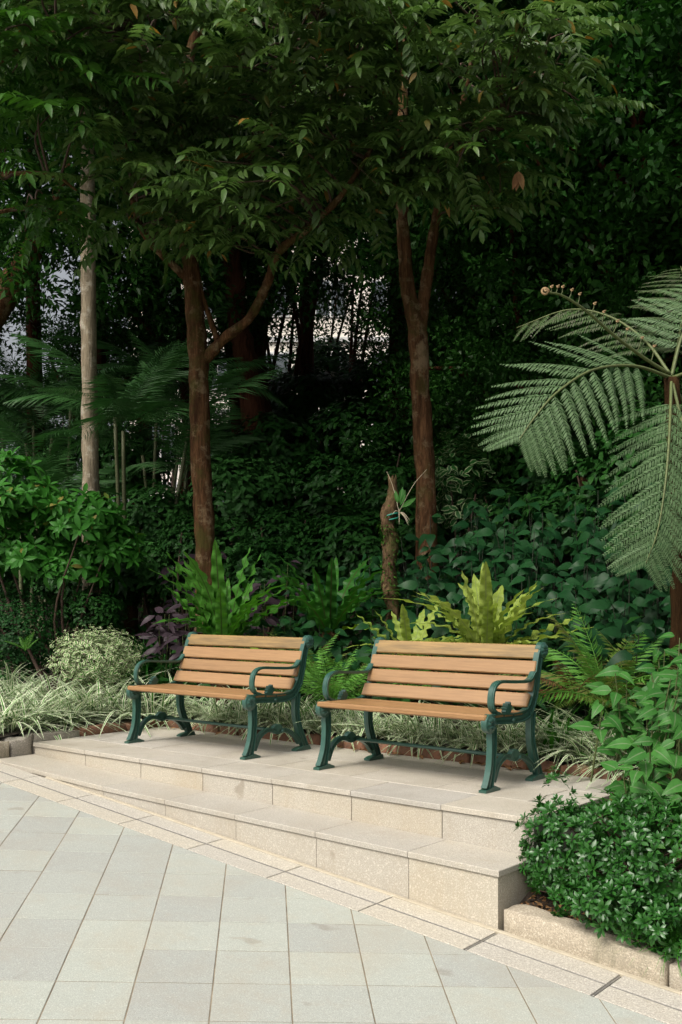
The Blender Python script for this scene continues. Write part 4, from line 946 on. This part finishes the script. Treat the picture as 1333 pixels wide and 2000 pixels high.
# round variegated bush, small leaved dark bush
def ball_bush(px, py, Y, rx, rz, n, tl, mat, label, name, k=6):
    x = at_Y(px, Y); d = depth(x, Y); z = CAMZ - (py - HOR) / F_PX * d; b = np.array((x, Y, gz(x, Y))); o = thing(name, label, 'bush', b)
    g = bush_geo(int(px) + 7, rx, rz, n, tl, k); ob('foliage', g.mesh('foliage', mat), o, T((0, 0, z - b[2])), kind='stuff')
    for q in range(5):
        e = np.array((rng.normal(0, rx * .4), rng.normal(0, rx * .4), z - b[2])); V, F = tube(np.array([(rng.normal(0, .03), rng.normal(0, .03), 0), e * .5, e]), [.012, .01, .005], 5, False); ob('stem', mesh('stem', V, F, M_['twig'], True), o)
ball_bush(190, 1283, 5.62, .40, .27, 520, [leaf(.052, .028, 2, .15, .2), leaf(.045, .026, 2, .1, .3)], L_['vbush'], 'round clipped bush with cream variegated leaves left of the farther bench', 'variegated_bush')
ball_bush(45, 1225, 5.9, .52, .44, 900, [leaf(.04, .022, 2, .15, .2)], L_['smallbush'], 'dark bluish bush with tiny leaves at the left edge', 'small_leaf_bush', 7)

# ------------------------------------------------------------------ tree fern on the right
def tpinna(L=1., pairs=24, pl=.15, pw=.034, droop=.22):
    P, t = frond_path(L, droop, 54); d = norm(np.gradient(P, axis=0)); g = Geo()
    V, F = tube(P[::9], np.linspace(.006, .002, 6), 4, False); g.add(V, F); lt = [leaf(1, pw / pl, 3, .2, q, .3) for q in (.1, .2, .32)]
    for k in range(pairs):
        s = .03 + .95 * (k + .5) / pairs; i = int(s * 53); l = pl * (min(1, s * 9) ** .5) * (1 - s) ** .55 * 1.05 + .012
        for sd in (-1, 1): g.inst(lt[int(rng.integers(3))], [frame(P[i], d[i] * (.45 + .3 * s) + np.array((0, sd, -.10)), (0, 0, 1), (l, pl * (.55 + .45 * l / pl), l))])
    return g.get()
TPt = [tpinna(1., 30, .155, .026, q) for q in (.12, .22, .32)]; TPM = {k: [tmesh('pinna', t, L_[k]) for t in TPt] for k in ('tfern', 'tfern_d')}
bt = pixY(1322, 6.35); dF = depth(bt[0], bt[1]); crown = at_d(1312, 738, dF)
tf = thing('tree_fern', 'tree fern with broad arching feathery fronds at the right edge', 'tree fern', bt); L0 = loc4(tf)
P = smooth_path([bt - (0, 0, .05), (bt + crown) / 2 + (.03, .02, 0), crown], 20); V, F = tube(P - L0, np.linspace(.06, .045, 20) * (1 + .12 * rng.normal(0, 1, 20)), 12); ob('trunk', mesh('trunk', V, F, M_['bark_fern'], True), tf)
def tfrond(path, nrm, plen, pairs, key, prof=.6, label=None, pscale=1.):
    Pw = np.array([at_d(a, b_, d) for a, b_, d in path]); Q = smooth_path(Pw, 60); t = norm(np.gradient(Q, axis=0)); V, F = tube(Q - L0, np.linspace(.011, .003, 60), 6)
    f = ob('frond', mesh('frond', V, F, M_['stem_green'], True), tf, label=label)
    for k in range(pairs):
        s = .16 + .83 * (k + .5) / pairs; i = int(s * 59); l = plen * (math.sin(math.pi * min(1, (s * .80 + .14))) ** prof)
        nn = norm(np.asarray(nrm, float) - t[i] * np.dot(nrm, t[i])); side = np.cross(nn, t[i])
        for sd in (-1, 1):
            d = side * sd + t[i] * (.35 + .5 * s) + np.array((0, 0, -.22)) + rng.normal(0, .03, 3)
            ob('pinna', TPM[key][int(rng.integers(3))], f, T(-L0) @ frame(Q[i], d, nn + np.array((0, 0, .35)), (l, plen * .62, l)))
    return f
cd = dF
up = np.array((0, 0, 1.)); RT = np.array((CY, SY, 0))
tfrond([(1312, 738, cd), (1240, 715, cd - .25), (1160, 722, cd - .5), (1090, 765, cd - .7), (1045, 815, cd - .78), (1015, 858, cd - .8)], up * .45 + TOCAM * 1.0 - RT * .1, .50, 15, 'tfern', label='lit frond arching left')
tfrond([(1312, 738, cd), (1310, 800, cd - .25), (1306, 880, cd - .45), (1298, 960, cd - .55), (1284, 1040, cd - .6), (1262, 1100, cd - .6)], TOCAM + up * .25, .48, 18, 'tfern', label='frond hanging straight down')
tfrond([(1312, 735, cd), (1260, 665, cd + .2), (1190, 618, cd + .45), (1110, 605, cd + .7), (1010, 640, cd + .9)], up * .9 + TOCAM * .55, .42, 15, 'tfern_d')
tfrond([(1312, 735, cd), (1335, 650, cd + .1), (1370, 590, cd + .2), (1430, 560, cd + .3), (1520, 600, cd + .3)], up * .8 + TOCAM * .6, .50, 17, 'tfern')
tfrond([(1312, 738, cd), (1380, 720, cd - .2), (1460, 760, cd - .4), (1530, 850, cd - .5)], up * .8 + TOCAM * .6, .5, 16, 'tfern')
tfrond([(1312, 738, cd), (1335, 840, cd - .3), (1350, 950, cd - .4), (1352, 1060, cd - .4)], TOCAM + up * .3, .42, 16, 'tfern')
tfrond([(1312, 738, cd), (1350, 820, cd + .05), (1400, 920, cd + .1), (1440, 1030, cd + .1)], TOCAM + up * .4, .45, 16, 'tfern')
tfrond([(1312, 735, cd), (1330, 640, cd + .4), (1340, 560, cd + .9), (1330, 520, cd + 1.5)], up * .8 + TOCAM * .7, .45, 16, 'tfern_d')
# unrolling crozier
Pw = smooth_path([at_d(a, b_, d) for a, b_, d in ((1308, 730, cd), (1260, 700, cd - .1), (1200, 655, cd - .25), (1145, 607, cd - .4), (1100, 578, cd - .5), (1072, 571, cd - .55))], 40)
V, F = tube(Pw - L0, np.linspace(.012, .006, 40), 8); cz = ob('crozier', mesh('crozier', V, F, M_['stem_green'], True), tf, label='unrolled young frond with curled tip')
mcz = plain('crozier_fuzz', (.30, .20, .10), (.20, .13, .06), 60, .8)
def spiral(c, r, wire):
    P = [];
    for k in range(26):
        a = k * .5; q = r * (1 - k / 28); P.append(c + RT * (q * math.cos(a)) + up * (q * math.sin(a)) + TOCAM * .002 * k)
    return tube(np.array(P), np.linspace(wire, wire * .5, 26), 6)
V, F = spiral(Pw[-1] - RT * .022 - L0, .024, .008); ob('curl', mesh('curl', V, F, mcz, True), cz)
for k in range(11):
    i = 38 - int(k * 3.2); s = .03 + .075 * (k / 11); dn = norm(up * 1.0 + RT * .35 * (1 if k % 2 else .5)); e = Pw[i] + dn * s
    V, F = tube(smooth_path([Pw[i], (Pw[i] + e) / 2 + RT * .004, e], 6) - L0, np.linspace(.0035, .002, 6), 5); q = ob('young_pinna', mesh('young_pinna', V, F, M_['stem_green'], True), cz)
    V2, F2 = spiral(e - L0, .008, .0045); ob('bud', mesh('bud', V2, F2, mcz, True), cz)

# ------------------------------------------------------------------ stumps
b = pixY(768, 6.85); d = depth(b[0], b[1]); o = thing('mossy_stump', 'mossy broken stump with an orchid tied to it between the benches', 'stump', b); L0 = loc4(o)
Pw = smooth_path([b - (0, 0, .1)] + [at_d(a, c, d) for a, c in ((768, 1200), (760, 1120), (764, 1060), (757, 1020), (768, 970), (766, 942))], 48)
n = 18; V, F = tube(Pw, np.interp(np.linspace(0, 1, 48), [0, .3, .55, .75, .85, 1], [.062, .060, .057, .062, .045, .036]), n, False); V = np.array(V)
cen = np.repeat(Pw, n, 0); ang = np.tile(np.arange(n), 48) / n * 6.283; hh = V[:, 2]
V = cen + (V - cen) * (1 + .16 * np.sin(hh * 19 + ang * 2) + .12 * np.sin(hh * 43 + ang * 3) + rng.normal(0, .07, len(V)))[:, None]
top = V[-n:]; top[:, 2] += rng.uniform(0, .07, n); c = len(V); V = np.vstack([V, Pw[-1] - (0, 0, .03)]); F = list(map(tuple, F)) + [(c - n + j, c - n + (j + 1) % n, c) for j in range(n)]
ob('trunk', mesh('trunk', V - L0, F, M_['bark_stump'], True), o)
g = Geo(); ml = leaf(.03, .016, 2, .2, .3); Ms = []
for k in range(900):
    q = Pw[int(np.clip(rng.choice([rng.normal(28, 3), rng.normal(16, 3), rng.normal(10, 4)]), 3, 36))]; v = norm(rng.normal(0, 1, 3) * (1, 1, .3)); Ms.append(frame(q + v * .066, v + rng.normal(0, .5, 3), (0, 0, 1), rng.uniform(.6, 1.2)))
g.inst(ml, Ms); ob('moss', g.mesh('moss', L_['moss'], True, L0), o, kind='stuff')
cmat = plain('green_twine', (.01, .16, .11), (.015, .22, .15), 30, .5)
for dz in (0, .02): 
    a = np.linspace(0, 6.283, 20); q = at_d(764, 1012, d) + (0, 0, dz); V, F = tube(q + np.stack([np.cos(a) * .066, np.sin(a) * .066, .02 * np.sin(a + dz * 60)], -1), .006, 6, False); ob('twine', mesh('twine', V - L0, F, cmat, True), o)
orc = at_d(780, 1000, d - .12); oo = thing('orchid', 'small epiphytic orchid with pale roots tied to the stump', 'orchid', orc)
OL = tmesh('leaf', leaf(.14, .04, 4, .3, .25), L_['broad'])
for dd in ((.3, -.2, 1), (.5, -.3, .7), (-.1, -.2, 1), (.35, .1, 1.2), (.6, -.2, .3)):
    ob('leaf', OL, oo, frame(np.array((.0, 0, .02)) + np.array(dd) * .05, CY * np.array((dd[0], dd[0] * .8, 0)) + np.array((0, dd[1], dd[2])), TOCAM, rng.uniform(.7, 1.1)))
mroot = plain('pale_root', (.45, .40, .30), (.35, .30, .2), 40, .8)
for k in range(7):
    v = RT * rng.uniform(-.06, .13) + up * rng.uniform(-.12, .03) + TOCAM * .05; V, F = tube(smooth_path([(0, 0, 0), v * .5 + up * .02, v], 7), np.linspace(.004, .0015, 7), 5); ob('root', mesh('root', V, F, mroot, True), oo)
for v in (RT * .22 + up * .34 + TOCAM * .05, -RT * .1 + up * .33): 
    V, F = tube(smooth_path([(0, 0, 0), v * .5 + up * .04, v], 9), np.linspace(.003, .0012, 9), 5); ob('flower_stalk', mesh('flower_stalk', V, F, mroot, True), oo)
b = pixY(1145, 8.5); d = depth(b[0], b[1]); o = thing('cut_stump', 'short sawn brown stump rising from the heart leaved ground cover', 'stump', b); L0 = loc4(o)
t_ = at_d(1143, 932, d); Pw = smooth_path([b, (b + t_) / 2 + (.03, 0, 0), t_], 26); V, F = tube(Pw, np.linspace(.07, .052, 26) * (1 + .1 * rng.normal(0, 1, 26)), 12); ob('trunk', mesh('trunk', V - L0, F, M_['bark_fern'], True), o)

# ------------------------------------------------------------------ small things
g = Geo(); tl = leaf(.022, .014, 2, .1, .2); Ms = []
for k in range(2600):
    x = rng.uniform(-2.44, -1.5); y = rng.uniform(4.75, 5.6); Ms.append(frame((x, y, gz(x, y) + abs(rng.normal(0, .035)) + .015), rand_dir(-10, 50), (0, 0, 1) + rng.normal(0, .4, 3), rng.uniform(.7, 1.3)))
g.inst(tl, Ms); ob('creeping_groundcover', g.mesh('creeping_groundcover', L_['creep']), label='low yellowish creeping ground cover between platform and glossy shrub', cat='ground cover', kind='stuff')
g = Geo(); Ms = []
for k in range(700):
    x = rng.uniform(-2.46, -1.1); y = DIN + .14 + abs(rng.normal(0, .12)); Ms.append(frame((x, y, gz(x, y) + .004 + abs(rng.normal(0, .008))), rand_dir(-10, 25), (0, 0, 1) + rng.normal(0, .4, 3), rng.uniform(.5, 1.4)))
g.inst(leaf(.03, .014, 2, .3, .3), Ms); ob('leaf_litter', g.mesh('leaf_litter', L_['dry']), label='brown leaf litter on the soil behind the low granite kerb', cat='leaf litter', kind='stuff')
TG = [leaf(.22, .005, 5, .2, dr, .3) for dr in (.4, .9)]; g = Geo()
for k in range(60):
    a = rng.uniform(0, 6.28); e = R(rng.uniform(20, 80)); g.inst(TG[k % 2], [frame((rng.normal(0, .04), rng.normal(0, .03), 0), (math.cos(a) * math.cos(e), math.sin(a) * math.cos(e) - .3, math.sin(e)), (-math.cos(a), -math.sin(a), .8), rng.uniform(.6, 1.1))])
TGM = g.mesh('blades', L_['strap_l'])
for px, lab in ((1290, 'thin grass tuft hanging over the kerb below the glossy shrub'), (1325, 'thin grass tuft on the kerb at the lower right corner')):
    x = at_Y(px, DIN + .19); b = np.array((x, DIN + .19, gz(x, DIN + .19) + .02)); o = thing('grass_tuft', lab, 'grass tuft', b); ob('blades', TGM, o, np.array(Matrix.Rotation(px, 4, 'Z')))
DL = mesh('dry_leaf', *leaf(.07, .035, 4, .5, .3)[:2], L_['dry'], True)
for k in range(70):
    x = rng.uniform(-5.2, -3.0) if k < 55 else rng.uniform(-6.5, -5.2); y = 5.655 - abs(rng.normal(0, .035)); a = rng.uniform(0, 6.28)
    ob('dry_leaf', DL, M=frame((x, y, .012), (math.cos(a), math.sin(a), rng.uniform(-.05, .2)), (0, 0, 1) + rng.normal(0, .3, 3), rng.uniform(.45, .95)), label='curled brown dead leaf lying at the back of the platform', cat='dead leaf', group='dead leaves at the back of the platform')
p = at_d(1013, 335, 8.6); o = thing('seed_pod', 'withered brown leaf cluster hanging below the branches at right', 'withered leaf', p)
for k in range(3): ob('dry_blade', DL, o, frame((0, 0, 0), np.array((rng.normal(0, .2), rng.normal(0, .2), -1)), TOCAM, (2.4, 1.6, 1.6)))

# two bushes or trees that share a description are told apart by distance
by = {}
for q in COL.objects:
    if q.parent is None and 'label' in q and q.name.split('.')[0] in ('leafy_bush', 'evergreen_tree', 'young_tree', 'heart_leaf_plant'): by.setdefault(q['label'], []).append(q)
for lab, qs in by.items():
    if len(qs) == 2:
        for q, w in zip(sorted(qs, key=lambda o: depth(o.location.x, o.location.y)), ('nearer one', 'farther one')): q['label'] = lab + ', ' + w
